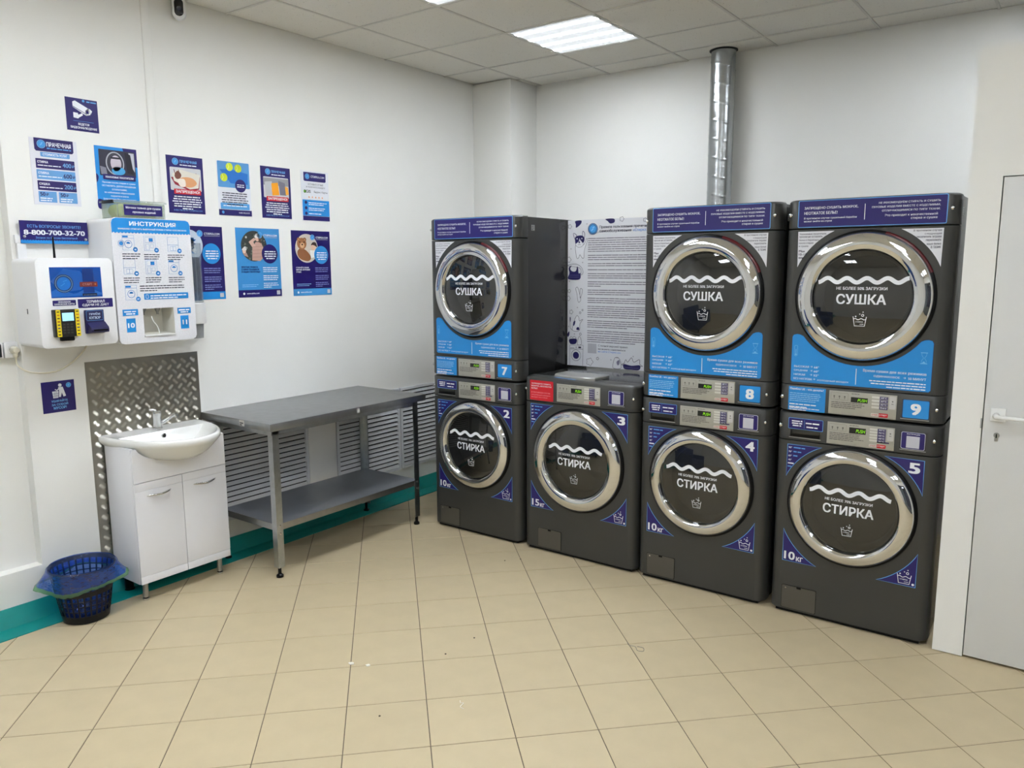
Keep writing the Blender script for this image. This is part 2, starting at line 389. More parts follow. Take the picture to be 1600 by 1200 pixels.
gy = sorted([2.619-0.604*k for k in range(0, 12) if 2.619-0.604*k > YB] + [3.223, 3.636, YW, YB])
lamp_cells = set()
def cell_of(x, y):
    for i in range(len(gx)-1):
        for j in range(len(gy)-1):
            if gx[i] <= x < gx[i+1] and gy[j] <= y < gy[j+1]: return (i, j)
LX = [1.27, 3.69, 6.10]; LYs = [2.92, 1.71, 0.50, -0.70, -1.91, -3.12]
for lx in LX:
    for ly in LYs:
        if lx > 3 and ly not in (2.92, 0.50, -0.70, -3.12): continue  # right-hand rows are unseen; some added to brighten the door and back wall
        if lx > 5 and ly > 2: continue
        lamp_cells.add(cell_of(lx, ly))
tile_meshes = {}
for i in range(len(gx)-1):
    for j in range(len(gy)-1):
        if (i, j) in lamp_cells: continue
        wx, wy = gx[i+1]-gx[i], gy[j+1]-gy[j]; key = (round(wx, 3), round(wy, 3))
        cxp, cyp = (gx[i]+gx[i+1])/2, (gy[j]+gy[j+1])/2
        if key not in tile_meshes:
            m = MB(); a, b_ = wx/2-0.004, wy/2-0.004
            m.box((-a, -b_, 0.004), (a, b_, 0.018), m_ceil, 0.0015); o = m.build('ceiling_tile', ceil, 40); tile_meshes[key] = o.data
        else:
            o = bpy.data.objects.new('ceiling_tile', tile_meshes[key]); COL.objects.link(o); o.parent = ceil
        dz = random.uniform(-0.001, 0.0015)
        o.location = (cxp, cyp, ZC + dz)
for x in gx[1:-1]:
    box('grid_bar', (x-0.0075, YB, ZC-0.0005), (x+0.0075, YW, ZC+0.006), m_bar, ceil)
for y in gy[1:-1]:
    box('grid_bar', (XW, y-0.0075, ZC), (XR, y+0.0075, ZC+0.0063), m_bar, ceil)

# luminaires
def lamp_mat():
    m = bpy.data.materials.new('luminaire_diffuser'); m.use_nodes = True; nt = m.node_tree; N = nt.nodes; L = nt.links; b = N['Principled BSDF']
    b.inputs['Base Color'].default_value = (0.9, 0.9, 0.9, 1); b.inputs['Roughness'].default_value = 0.3
    b.inputs['Emission Color'].default_value = (0.935, 1.0, 1.085, 1)
    tc = N.new('ShaderNodeTexCoord'); sp = N.new('ShaderNodeSeparateXYZ'); L.new(tc.outputs['Object'], sp.inputs[0])
    mu = N.new('ShaderNodeMath'); mu.operation = 'MULTIPLY'; mu.inputs[1].default_value = 2*PI/0.140; L.new(sp.outputs['Y'], mu.inputs[0])
    co = N.new('ShaderNodeMath'); co.operation = 'COSINE'; 
    ph = N.new('ShaderNodeMath'); ph.operation = 'ADD'; ph.inputs[1].default_value = PI; L.new(mu.outputs[0], ph.inputs[0]); L.new(ph.outputs[0], co.inputs[0])
    mr = N.new('ShaderNodeMapRange'); mr.inputs['From Min'].default_value = -1; mr.inputs['From Max'].default_value = 1
    mr.inputs['To Min'].default_value = 0.0; mr.inputs['To Max'].default_value = 1.0
    pw_ = N.new('ShaderNodeMath'); pw_.operation = 'POWER'; pw_.inputs[1].default_value = 14.0
    ml = N.new('ShaderNodeMath'); ml.operation = 'MULTIPLY_ADD'; ml.inputs[1].default_value = LAMP*6.5; ml.inputs[2].default_value = 0.62
    L.new(co.outputs[0], mr.inputs['Value']); L.new(mr.outputs['Result'], pw_.inputs[0]); L.new(pw_.outputs[0], ml.inputs[0]); L.new(ml.outputs[0], b.inputs['Emission Strength'])
    return m
m_lamp = lamp_mat()
lamp_names = {(0, 0): 'square ceiling luminaire nearest the steel duct, fully in view', (0, 1): 'square ceiling luminaire cut off by the top edge of the photo'}
for a, lx in enumerate(LX):
    for b_, ly in enumerate(LYs):
        c = cell_of(lx, ly)
        if c not in lamp_cells: continue
        i, j = c; cx, cy = (gx[i]+gx[i+1])/2, (gy[j]+gy[j+1])/2
        e = empty('ceiling_light', (cx, cy, ZC), lamp_names.get((a, b_), 'unseen square ceiling luminaire, outside the photo'), 'ceiling light', 'ceiling luminaires')
        s_ = 0.2955
        f = MB()
        for q in ((-s_, -s_, s_, -s_+0.014), (-s_, s_-0.014, s_, s_), (-s_, -s_+0.014, -s_+0.014, s_-0.014), (s_-0.014, -s_+0.014, s_, s_-0.014)):
            f.box((q[0], q[1], 0.001), (q[2], q[3], 0.016), m_white)
        f.build('frame', e)
        d = MB(); d.box((-s_+0.014, -s_+0.014, 0.004), (s_-0.014, s_-0.014, 0.010), m_lamp); d.build('diffuser', e)

# ------------------------------------------------------------------ washers and dryers
YF = 2.307
def plan(W, dep, rx=0.045, ry=0.058, n=6, ins=0.0):
    """plan outline of a front panel with rounded vertical edges, as (x,y); first the left flank"""
    L_ = [(ins, dep)]
    for k in range(n+1):
        a = PI/2*k/n; L_.append((rx - (rx-ins)*math.cos(a), ry - (ry-ins)*math.sin(a)))
    return L_ + [(W-x, y) for x, y in reversed(L_)]
def fascia(m, W, z0, z1, dep, material, top=0.003, bot=0.003):
    full = plan(W, dep)
    def ring(z, i): return [(x + (i if x < W/2 else -i), y + i, z) for x, y in full]
    m.rings([ring(z0, bot), ring(z0+bot, 0), ring(z1-top, 0), ring(z1-top*0.4, top*0.35), ring(z1, top)], material, True, True, True)
def holed(m, W, z0, z1, dep, cx, cz, R, material):
    """front panel with a round door opening"""
    rx = 0.045; full = plan(W, dep); half = len(full)//2
    Lf, Rf = full[:half], full[half:]
    for part in (Lf, Rf):
        m.rings([[(x, y, z0) for x, y in part], [(x, y, z1) for x, y in part]], material, False)
    x0, x1 = rx, W-rx
    ang = [2*PI*i/64 for i in range(64)] + [math.atan2(zz-cz, xx-cx) % (2*PI) for xx in (x0, x1) for zz in (z0, z1)]
    ang = sorted(set(round(a, 6) for a in ang)); inner = []; outer = []; wall = []
    for a in ang:
        dx, dz = math.cos(a), math.sin(a); t = 1e9
        if dx > 1e-9: t = min(t, (x1-cx)/dx)
        if dx < -1e-9: t = min(t, (x0-cx)/dx)
        if dz > 1e-9: t = min(t, (z1-cz)/dz)
        if dz < -1e-9: t = min(t, (z0-cz)/dz)
        inner.append((cx+R*dx, 0, cz+R*dz)); outer.append((cx+t*dx, 0, cz+t*dz)); wall.append((cx+R*dx, 0.05, cz+R*dz))
    m.rings([outer, inner, wall], material, True)
    for z in (z0, z1):
        m.add([(x, y, z) for x, y in full], [tuple(range(len(full)))], material)

def door(root, cx, cz, R, rg, hinge_right=True):
    d = empty('door', (cx, 0, cz)); d.parent = root
    m = MB(); m.lathe([(R+0.010, 0.004), (R+0.010, -0.004), (R+0.005, -0.009), (R-0.010, -0.011), (R-0.014, 0.0)], (0, 0, 0), 'y', m_black, 72); m.build('door_seal', d, 50)
    m = MB(); m.lathe([(R-0.006, -0.006), (R, -0.013), (R-0.001, -0.018), (R-0.006, -0.026), (R-0.015, -0.0335), (R-0.030, -0.0400), (R-0.046, -0.0425), (rg+0.010, -0.039), (rg+0.004, -0.034), (rg+0.002, -0.020), (rg-0.004, -0.014)], (0, 0, 0), 'y', m_chrome, 96); m.build('chrome_ring', d, 60)
    m = MB(); sag = 0.016; prof = [(rg*k/10, -0.020 - sag*(1-(k/10)**2)) for k in range(10, 0, -1)]
    rs = prof + [(0.0005, -0.020-sag)]
    m.lathe(rs, (0, 0, 0), 'y', m_glass, 72); m.build('door_glass', d, 60)
    m = MB(); m.lathe([(rg+0.004, -0.010), (rg-0.012, 0.01), (rg-0.020, 0.05), (rg-0.022, 0.06)], (0, 0, 0), 'y', m_black, 48); m.build('gasket', d, 50)
    return d, (lambda u, v: 0.0205 + sag*(1-min(1, (u*u+v*v)/rg**2)))
def drum(root, cx, cz, r):
    m = MB(); m.lathe([(r-0.02, 0.05), (r, 0.06), (r, 0.36), (r*0.9, 0.38), (0.001, 0.40)], (cx, 0, cz), 'y', m_drum, 40)
    for a in (90, 210, 330):
        t = math.radians(a); ux, uz = math.cos(t), math.sin(t); px, pz = -uz, ux
        vs = []
        for y in (0.10, 0.34):
            for s_, k in ((-0.03, 1), (0, 0.72), (0.03, 1)): vs.append((cx + ux*r*k + px*s_, y, cz + uz*r*k + pz*s_))
        m.add(vs, [(0, 1, 4, 3), (1, 2, 5, 4), (0, 2, 1), (3, 4, 5)], m_drum)
    m.build('drum', root, 40)
def bucket(pr, part, c, u, v, s_, l=2, letters=True):
    """line drawing of a wash tub with bubbles, s_ = width"""
    w_ = s_*0.055
    pr.line(part, c, [(u-0.5*s_, v+0.75*s_), (u-0.38*s_, v), (u+0.38*s_, v), (u+0.5*s_, v+0.75*s_)], w_, l)
    pr.line(part, c, [(u + s_*(-0.46+0.92*k/12), v + s_*(0.55+0.05*math.sin(k*PI/3))) for k in range(13)], w_, l)
    pr.ring(part, c, u+0.22*s_, v+0.86*s_, 0.06*s_, 0.11*s_, l, 14)
    for a, b_, r in ((0.0, 0.95, 0.045), (0.24, 1.12, 0.045), (-0.3, 0.76, 0.06)): pr.circ(part, c, u+a*s_, v+b_*s_, r*s_, l, 10)
    if letters:
        pr.text(part, c, 'СТИРКА', u-0.3*s_, v+0.28*s_, w=0.56*s_, l=l, bold=0.02); pr.text(part, c, '.COM', u-0.0*s_, v+0.10*s_, w=0.3*s_, l=l, bold=0.02)
def wave(pr, part, c, u0, u1, v, amp, th, n, l=2, slant=0.0):
    N_ = 64; pts = []
    for k in range(N_+1):
        t = k/N_; pts.append((u0+(u1-u0)*t, v - amp*math.cos(2*PI*n*t) + slant*(t-0.5)))
    pr.line(part, c, pts, th, l)
def scallop(pr, part, c, u0, u1, v, h, n, l=1, up=True, steps=6):
    """wavy edged strip lying along v"""
    pts = [(u0, v - (h if up else -h))]
    for k in range(n*steps+1):
        t = k/(n*steps); pts.append((u0+(u1-u0)*t, v + min(h*0.5, 0.0032)*abs(math.sin(PI*n*t))*(1 if up else -1)))
    pts.append((u1, v - (h if up else -h))); pr.poly(part, c, pts, l)
def tri(pr, name, A, B, C, cx, cz, c_edge, c_in, edge=0.0028, l=1):
    """corner sticker: right-angle corner A, hollow side B-C curved round the door"""
    rb, rc = math.hypot(B[0]-cx, B[1]-cz), math.hypot(C[0]-cx, C[1]-cz); ab, ac = math.atan2(B[1]-cz, B[0]-cx), math.atan2(C[1]-cz, C[0]-cx)
    if ac-ab > PI: ac -= 2*PI
    if ab-ac > PI: ac += 2*PI
    pts = [A] + [(cx + (rb+(rc-rb)*k/10)*math.cos(ab+(ac-ab)*k/10), cz + (rb+(rc-rb)*k/10)*math.sin(ab+(ac-ab)*k/10)) for k in range(11)]
    pr.poly(name, c_edge, pts, l)
    if edge: pr.poly(name, c_in, offs(pts, edge), l+1)
def screws(root, spots, material):
    for x, z in spots:
        m = MB(); m.lathe([(0.0075, 0.0005), (0.0075, -0.0015), (0.0045, -0.0035), (0.0004, -0.004)], (x, 0.004 if 0.03 < x < 0.6 else 0.006, z), 'y', material, 12); m.build('screw', root, 40)
def keypad(root, u0, z0, u1, z1, lcd, temps, washer):
    k = empty('control_panel', (0, 0, 0)); k.parent = root
    m = MB(); m.box((u0, -0.002, z0), (u1, 0.003, z1), m_panel, 0.001); m.build('panel_plate', k, 40)
    pr = Print(k, (0, -0.0021, 0), (1, 0, 0), (0, 0, 1), (0, -1, 0)); W = u1-u0; H = z1-z0
    U = lambda a: u0+W*a
    V = lambda a: z0+H*a
    pr.rect('display', (8, 12, 9), lcd[0], lcd[1], lcd[2], lcd[3], 1)
    pr.text('display', emis('display_green', (150, 235, 40), 0.5), 'PUSH', lcd[2]-0.005, lcd[1]+(lcd[3]-lcd[1])*0.2, w=(lcd[2]-lcd[0])*0.52, h=(lcd[3]-lcd[1])*0.55, al='r', l=2, bold=0.0, sk=0.15)
    DK = (92, 90, 88); PALE = (206, 205, 198)
    pr.line('print', DK, rrect(U(0.03), V(0.62), U(0.29), V(0.92), 0.003), 0.0007, 1, True)
    for q in (0.08, 0.16, 0.24): pr.circ('print', DK, U(q), V(0.77), 0.0035, 2, 8); pr.rect('print', DK, U(q)-0.0012, V(0.67), U(q)+0.0012, V(0.73), 2)
    pr.para('print', DK, U(0.04), U(0.56), V(0.58), 5 if washer else 4, H*0.075, 0.42, seed=3, last=0.7)
    pr.para('print', DK, U(0.34), U(0.56), V(0.98), 1, H*0.07, 0.45, seed=4)
    n = len(temps)
    for i, t in enumerate(temps):
        v = V(0.90 - i*0.125*(1 if n == 5 else 1.12)); hh = H*0.085
        pr.rr('buttons', PALE, U(0.64), v-hh, U(0.755), v, hh*0.3, 1); pr.rect('buttons', (72, 66, 104), U(0.755), v-hh*1.35, U(0.875), v+hh*0.12, 1)
        pr.text('print', WHITE, t, U(0.815), v-hh*0.86, w=W*0.085, h=hh*0.72, al='c', l=2)
    if washer: pr.rr('buttons', (72, 66, 104), U(0.755), V(0.285), U(0.93), V(0.345), 0.002, 1)
    pr.rr('buttons', (190, 189, 186), U(0.895), V(0.42), U(0.985), V(0.95), 0.003, 1)
    pr.circ('print', DK, U(0.94), V(0.74), 0.003, 2, 10); pr.rect('print', DK, U(0.925), V(0.62), U(0.955), V(0.645), 2)
    pr.rr('buttons', PALE, U(0.64), V(0.07), U(0.76), V(0.19), 0.003, 1); pr.rr('buttons', RED, U(0.75), V(0.05), U(0.885), V(0.21), 0.003, 1)
    pr.text('print', RED, 'стоп', U(0.655), V(0.095), w=W*0.08, h=H*0.06, l=2); pr.text('print', WHITE, 'старт', U(0.765), V(0.095), w=W*0.105, h=H*0.075, l=3)
    pr.build()

def washer(no, xl, W, top, kg, big, label):
    root = empty('washing_machine', (xl, YF, 0), label, 'washing machine', 'washing machines along the back')
    dx = (W-0.687)/2
    zs = 0.849 if not big else 0.888                      # seam under the control fascia
    cx, cz, R, rg = (W/2, 0.570, 0.267, 0.203) if not big else (W/2, 0.577, 0.286, 0.206)
    m = MB(); holed(m, W, 0.022, zs-0.002, 0.09, cx, cz, R-0.005, m_body); m.build('front_panel', root, 35)
    m = MB(); fascia(m, W, zs+0.001, top, 0.09, m_body, 0.006 if not big else 0.012); m.build('control_fascia', root, 35)
    m = MB(); m.box((0.005, 0.088, 0.018), (W-0.005, 0.77 if not big else 0.84, top-0.004), m_side, 0.004); m.box((0.03, 0.02, 0.003), (W-0.03, 0.09, 0.03), m_black)
    m.build('cabinet', root, 40)
    for fx in (0.06, W-0.06):
        for fy in (0.12, 0.70):
            m = MB(); m.lathe([(0.02, 0), (0.02, 0.02)], (fx, fy, 0), 'z', m_black, 12, True, True); m.build('foot', root)
    drum(root, cx, cz, rg+0.03)
    d, kf = door(root, cx, cz, R, rg)
    pr = Print(d, (0, 0, 0), (1, 0, 0), (0, 0, 1), (0, -1, 0), k=kf, step=0.0006)
    wave(pr, 'door_print', WHITE, -0.172, 0.172, 0.075, 0.0095, 0.0175, 4, 2)
    pr.text('door_print', WHITE, 'НЕ БОЛЕЕ 70% ЗАГРУЗКИ', 0.0, 0.032, w=0.20, al='c', bold=0.02)
    pr.text('door_print', WHITE, 'СТИРКА', 0.0, -0.026, w=0.212, h=0.042, al='c', bold=0.03)
    bucket(pr, 'door_print', WHITE, 0.0, -0.122, 0.048)
    pr.build()
    # corner stickers
    def sticker(nm, A, B, C, fn):
        base = Print(root, (0, -0.0004, 0), (1, 0, 0), (0, 0, 1), (0, -1, 0)); tri(base, nm, A, B, C, cx, cz, SKY, NAVY); st = base.build()[0]
        pr = Print(st, (0, -0.0004, 0), (1, 0, 0), (0, 0, 1), (0, -1, 0)); fn(pr); pr.build()
    xr = W-0.056
    zt = 0.830 if not big else 0.875
    def f1(pr):
        for i, t in enumerate(('90°', '70°', '60°', '40°')):
            v = zt-0.020-i*0.0195; pr.text('lettering', WHITE, t, 0.062, v, h=0.0085, l=4, bold=0.02); pr.para('lettering', SKY, 0.084, 0.136-i*0.0165, v+0.0125, 1, 0.010, 0.6, l=4, seed=i, last=1)
        pr.para('lettering', WHITE, 0.061, 0.094, zt-0.084, 1, 0.010, 0.7, l=4, seed=9, last=1); pr.para('lettering', SKY, 0.061, 0.083, zt-0.099, 1, 0.010, 0.6, l=4, seed=8, last=1)
    sticker('programme_sticker', (0.055, zt), (0.211, zt), (0.055, zt-0.156), f1)
    sticker('number_sticker', (xr, zt), (xr-0.160, zt), (xr, zt-0.156), lambda pr: pr.text('lettering', WHITE, str(no), xr-0.038, zt-0.060, w=0.038, h=0.044, al='c', l=4, bold=0.045))
    def f3(pr):
        pr.text('lettering', WHITE, kg, 0.066, 0.272, w=0.047, h=0.038, l=4, bold=0.03); pr.text('lettering', WHITE, 'кг', 0.121, 0.270, w=0.030, h=0.021, l=4, bold=0.03)
    sticker('load_sticker', (0.056, 0.262), (0.213, 0.262), (0.056, 0.421), f3)
    def f4(pr): bucket(pr, 'lettering', WHITE, xr-0.047, 0.272, 0.056, 4); pr.circ('lettering', WHITE, xr-0.011, 0.274, 0.0055, 4, 12)
    sticker('logo_sticker', (xr, 0.261), (xr-0.161, 0.263), (xr, 0.417), f4)
    # fascia
    px = 0.228 if not big else 0.233
    z0, z1 = (0.856, 0.956) if not big else (0.902, 1.004)
    keypad(root, px, z0, px+0.279, z1, (px+0.094, z0+0.057, px+0.163, z0+0.084), ['90°C', '70°C', '60°C', '40°C', '30°C'], True)
    qx = px+0.305 if not big else 0.563; qz = z0+0.017
    m = MB(); m.box((qx-0.006, -0.0012, qz-0.008), (qx+0.100, 0.003, qz+0.078), m_body, 0.001); m.box((qx-0.004, -0.003, qz-0.006), (qx+0.098, 0.0, qz-0.003), m_steel); m.build('label_tray', root, 40)
    base = Print(root, (0, -0.0016, 0), (1, 0, 0), (0, 0, 1), (0, -1, 0)); base.rr('instruction_label', (206, 210, 226), qx, qz, qx+0.093, qz+0.074, 0.007, 1); base.rr('instruction_label', NAVY, qx+0.002, qz+0.002, qx+0.091, qz+0.072, 0.006, 2); st = base.build()[0]
    pr = Print(st, (0, -0.0016, 0), (1, 0, 0), (0, 0, 1), (0, -1, 0)); pr.text('lettering', WHITE, 'ИНСТРУКЦИЯ', qx+0.0465, qz+0.062, w=0.05, al='c', l=4); pr.rect('code_field', (196, 196, 206), qx+0.021, qz+0.006, qx+0.072, qz+0.057, 4); pr.build()
    if not big:
        dr = empty('detergent_drawer', (0, 0, 0)); dr.parent = root
        m = MB(); m.box((0.058, -0.0015, 0.862), (0.205, 0.004, 0.905), m_body, 0.003); m.build('drawer_front', dr, 40)
        m = MB(); m.box((0.066, -0.0022, 0.868), (0.198, 0.0, 0.901), m_black, 0.002); m.box((0.075, -0.004, 0.884), (0.196, -0.001, 0.902), m_side, 0.001); m.box((0.060, -0.0035, 0.862), (0.203, -0.0005, 0.8665), m_steel, 0.001); m.build('drawer_grip', dr, 40)
        base = Print(root, (0, -0.0016, 0), (1, 0, 0), (0, 0, 1), (0, -1, 0)); base.rr('drawer_sticker', SKY, 0.055, 0.904, 0.210, 0.956, 0.004, 1); base.rr('drawer_sticker', NAVY, 0.057, 0.906, 0.208, 0.954, 0.003, 2); st = base.build()[0]
        pr = Print(st, (0, -0.0016, 0), (1, 0, 0), (0, 0, 1), (0, -1, 0)); pr.para('lettering', WHITE, 0.070, 0.118, 0.949, 3, 0.0105, 0.6, 'c', 0.8, 4, 2); pr.rect('lettering', SKY, 0.1265, 0.910, 0.1275, 0.950, 4); pr.para('lettering', WHITE, 0.133, 0.196, 0.944, 1, 0.011, 0.55, 'l', 0.95, 4, 5); pr.para('lettering', WHITE, 0.137, 0.192, 0.926, 1, 0.011, 0.55, 'l', 0.9, 4, 6); pr.build()
    else:
        base = Print(root, (0, -0.0006, 0), (1, 0, 0), (0, 0, 1), (0, -1, 0)); base.rr('warning_sticker', (206, 22, 40), 0.050, 0.897, 0.209, 1.011, 0.003, 1); st = base.build()[0]
        pr = Print(st, (0, -0.0006, 0), (1, 0, 0), (0, 0, 1), (0, -1, 0))
        for i, t in enumerate(('ЗАПРЕЩЕНО СУШИТЬ', 'МОКРОЕ, НЕОТЖАТОЕ', 'БЕЛЬЕ!')): pr.text('lettering', WHITE, t, 0.061, 0.988-i*0.0135, h=0.0088, w=(0.132, 0.137, 0.042)[i], l=3, bold=0.02)
        for i, t in enumerate(('В ПРОТИВНОМ СЛУЧАЕ', 'СУШИЛЬНЫЙ БАРАБАН', 'ВЫЙДЕТ ИЗ СТРОЯ')): pr.text('lettering', (238, 170, 176), t, 0.061, 0.938-i*0.0135, h=0.0075, w=(0.128, 0.128, 0.108)[i], l=3, bold=0.0)
        pr.build()
        # detergent lid on the top, with a strip sticker in front of it
        lid = MB(); o_ = [(0.165, 0.10), (0.175, 0.065), (0.26, 0.035), (0.36, 0.022), (0.42, 0.026), (0.452, 0.045), (0.455, 0.20), (0.17, 0.20)]
        lid.rings([[(x, y, top-0.002) for x, y in o_], [(x, y, top+0.012) for x, y in o_], [(x*0.97+0.0093, y*0.96+0.006, top+0.018) for x, y in o_]], mat('lid_grey', (150, 150, 146), 0.25, 0.2, 0.03, 8), True, False, True)
        lid.build('detergent_lid', root, 35)
        q = Print(root, (0, 0, top+0.0006), (1, 0, 0), (0, 1, 0), (0, 0, 1)); q.poly('lid_sticker', BLUE, [(0.185, 0.040), (0.340, 0.014), (0.348, 0.022), (0.200, 0.052)], 1); q.build()
    # service flap
    fx = 0.062 if not big else 0.108
    m = MB(); m.prism(rrect(fx-0.002, 0.028, fx+0.158, 0.143, 0.006), 'y', 0.0005, -0.0012, m_black); m.build('flap_gap', root)
    m = MB(); m.prism(rrect(fx, 0.030, fx+0.156, 0.141, 0.006), 'y', 0.002, -0.003, mat('flap_grey', (84, 81, 74), 0.38, 0.25, 0.03, 5)); fl = m.build('service_flap', root)
    m = MB(); m.box((fx+0.068, -0.0034, 0.133), (fx+0.088, -0.001, 0.1415), m_black); m.build('flap_notch', fl)
    if not big: m = MB(); m.lathe([(0.004, -0.003), (0.004, -0.0042), (0.0005, -0.0046)], (fx+0.017, 0, 0.129), 'y', m_chrome, 10); m.build('flap_lock', fl)
    screws(root, [(0.018, (zs+top)/2+0.0), (W-0.030, (zs+top)/2+0.002)], m_chrome)
    return root

def dryer(no, xl, z, label):
    W = 0.687; top = 1.941
    root = empty('tumble_dryer', (xl, YF, z), label, 'tumble dryer', 'tumble dryers stacked on the washers')
    o = -z                                              # local z = world z + o
    cx, cz, R, rg = W/2, 1.517+o, 0.2765, 0.199
    Z = lambda v: v+o
    m = MB(); fascia(m, W, Z(0.990), Z(1.110), 0.09, m_body, 0.003); m.build('control_fascia', root, 35)
    m = MB(); holed(m, W, Z(1.1135), Z(1.8105), 0.09, cx, cz, R-0.005, m_body); m.build('front_panel', root, 35)
    m = MB(); fascia(m, W, Z(1.8145), Z(top), 0.09, m_body, 0.010); m.build('top_fascia', root, 35)
    m = MB(); m.box((0.005, 0.088, Z(0.988)), (W-0.005, 0.76, Z(top-0.006)), m_side, 0.004); cab = m.build('cabinet', root, 40)
    m = MB(); m.box((W-0.0055, 0.115, Z(1.83)), (W-0.0045, 0.116, Z(1.0)), m_black)
    pq = Print(cab, (W-0.005, 0, 0), (0, 1, 0), (0, 0, 1), (1, 0, 0)); pq.rect('rating_label', (150, 152, 150), 0.128, Z(1.858), 0.163, Z(1.890), 1); pq.para('rating_label', (60, 60, 60), 0.131, 0.160, Z(1.889), 3, 0.009, 0.5, l=2, seed=3); pq.build()
    drum(root, cx, cz, rg+0.03)
    d, kf = door(root, cx, cz, R, rg)
    pr = Print(d, (0, 0, 0), (1, 0, 0), (0, 0, 1), (0, -1, 0), k=kf, step=0.0006)
    wave(pr, 'door_print', WHITE, -0.182, 0.182, 0.072, 0.0095, 0.0175, 4.5, 2)
    pr.text('door_print', WHITE, 'НЕ БОЛЕЕ 50% ЗАГРУЗКИ', 0.0, 0.031, w=0.204, al='c', bold=0.02)
    pr.text('door_print', WHITE, 'СУШКА', 0.0, -0.030, w=0.198, h=0.042, al='c', bold=0.03)
    bucket(pr, 'door_print', WHITE, 0.0, -0.124, 0.054)
    pr.build()
    m = MB()                                            # dark red film on the rim of the opening, upper right
    seg = []
    for k in range(25):
        a = math.radians(22 + 52*k/24); seg.append([((R+0.0106)*math.cos(a), 0.002, (R+0.0106)*math.sin(a)), ((R+0.0108)*math.cos(a), -0.0045, (R+0.0108)*math.sin(a)), ((R+0.0054)*math.cos(a), -0.0098, (R+0.0054)*math.sin(a)), ((R+0.0004)*math.cos(a), -0.0108, (R+0.0004)*math.sin(a))])
    m.rings(seg, mat('dark_red_rubber', (84, 6, 16), 0.3), False); m.build('red_rim', d, 50)
    def base_sticker(nm, fn, off_=0.0006):
        b = Print(root, (0, -off_, o), (1, 0, 0), (0, 0, 1), (0, -1, 0)); fn(b); st = b.build()[0]
        return Print(st, (0, -off_, o), (1, 0, 0), (0, 0, 1), (0, -1, 0))
    def f(b): b.rr('warning_sticker', SKY, 0.053, 1.819, 0.644, 1.937, 0.006, 1); b.rr('warning_sticker', NAVY, 0.056, 1.822, 0.641, 1.934, 0.004, 2)
    pr = base_sticker('', f)
    for i, t in enumerate(('ЗАПРЕЩЕНО СУШИТЬ МОКРОЕ,', 'НЕОТЖАТОЕ БЕЛЬЕ!')): pr.text('lettering', WHITE, t, 0.080, 1.896-i*0.021, w=(0.224, 0.140)[i], h=0.0125, l=4, bold=0.018)
    for i, t in enumerate(('В противном случае сушильный барабан', 'может выйти из строя')): pr.text('lettering', WHITE, t, 0.080, 1.853-i*0.013, w=(0.220, 0.118)[i], l=4, bold=0.01)
    pr.rect('lettering', WHITE, 0.330, 1.846, 0.3325, 1.912, 4)
    for i, t in enumerate(('НЕ РЕКОМЕНДУЕМ СТИРАТЬ И СУШИТЬ', 'ПУХОВЫЕ ИЗДЕЛИЯ ВМЕСТЕ С ИЗДЕЛИЯМИ,', 'ОТЛИЧАЮЩИМИСЯ ПО ТИПУ ТКАНИ.')): pr.text('lettering', WHITE, t, 0.617, 1.907-i*0.0165, w=(0.232, 0.258, 0.218)[i], h=0.0095, al='r', l=4, bold=0.016)
    for i, t in enumerate(('Это приводит к некачественной', 'стирке и сушке')): pr.text('lettering', WHITE, t, 0.609, 1.853-i*0.0145, w=(0.198, 0.098)[i], al='r', l=4, bold=0.012)
    pr.build()
    def f(b): tri(b, 'notice_sticker', (0.057, 1.802), (0.212, 1.802), (0.060, 1.645), cx, 1.517, PAPER, PAPER, 0)
    pr = base_sticker('', f)
    for i, t in enumerate(('Уважаемые посетители,', 'просим не оставлять', 'белье в барабанах', 'после стирки', 'и сушки')): pr.text('lettering', INKB, t, 0.063, 1.786-i*0.0135, h=0.0095 if i < 3 else 0.0085, w=(0.116, 0.100, 0.086, 0.062, 0.040)[i], l=4, bold=0.015)
    for i, t in enumerate(('Max', '10-15', 'мин.')): pr.text('lettering', INKB, t, 0.064, 1.711-i*0.0145, w=(0.026, 0.034, 0.022)[i], h=(0.010, 0.010, 0.008)[i], l=4, bold=0.02)
    pr.build()
    def f(b): tri(b, 'notice_sticker', (0.636, 1.802), (0.478, 1.802), (0.634, 1.645), cx, 1.517, PAPER, PAPER, 0)
    pr = base_sticker('', f)
    for i, t in enumerate(('В противном случае', 'следующий', 'посетитель вправе', 'переложить', 'ваше белье', 'в тазик')): pr.text('lettering', INKB, t, 0.629, 1.788-i*0.0135, h=0.0095, w=(0.104, 0.062, 0.090, 0.056, 0.052, 0.036)[i], al='r', l=4, bold=0.015)
    pr.build()
    arc = [(cx + 0.300*math.cos(math.radians(a)), 1.517 + 0.300*math.sin(math.radians(a))) for a in [323 - k*(106)/20 for k in range(21)]]
    out = [(0.053, 1.131), (0.061, 1.123), (0.624, 1.123), (0.632, 1.131), (0.632, 1.330), (0.626, 1.341), (0.612, 1.345), (0.597, 1.343)] + arc + [(0.090, 1.343), (0.075, 1.345), (0.059, 1.341), (0.053, 1.330)]
    def f(b): b.poly('drying_sticker', (22, 60, 120), out, 1); b.poly('drying_sticker', BLUE, offs(out, 0.0016), 2)
    pr = base_sticker('', f)
    for i, (a, t) in enumerate((('ВЫСОКАЯ', '68°'), ('СРЕДНЯЯ', '60°'), ('НИЗКАЯ', '52°'))):
        v = 1.192-i*0.0185; pr.text('lettering', WHITE, a, 0.068, v, h=0.0092, w=(0.066, 0.060, 0.050)[i], l=4, bold=0.012); pr.text('lettering', WHITE, '→', 0.140, v+0.002, w=0.010, l=4); pr.text('lettering', WHITE, t, 0.156, v, h=0.0095, w=0.022, l=4, bold=0.014)
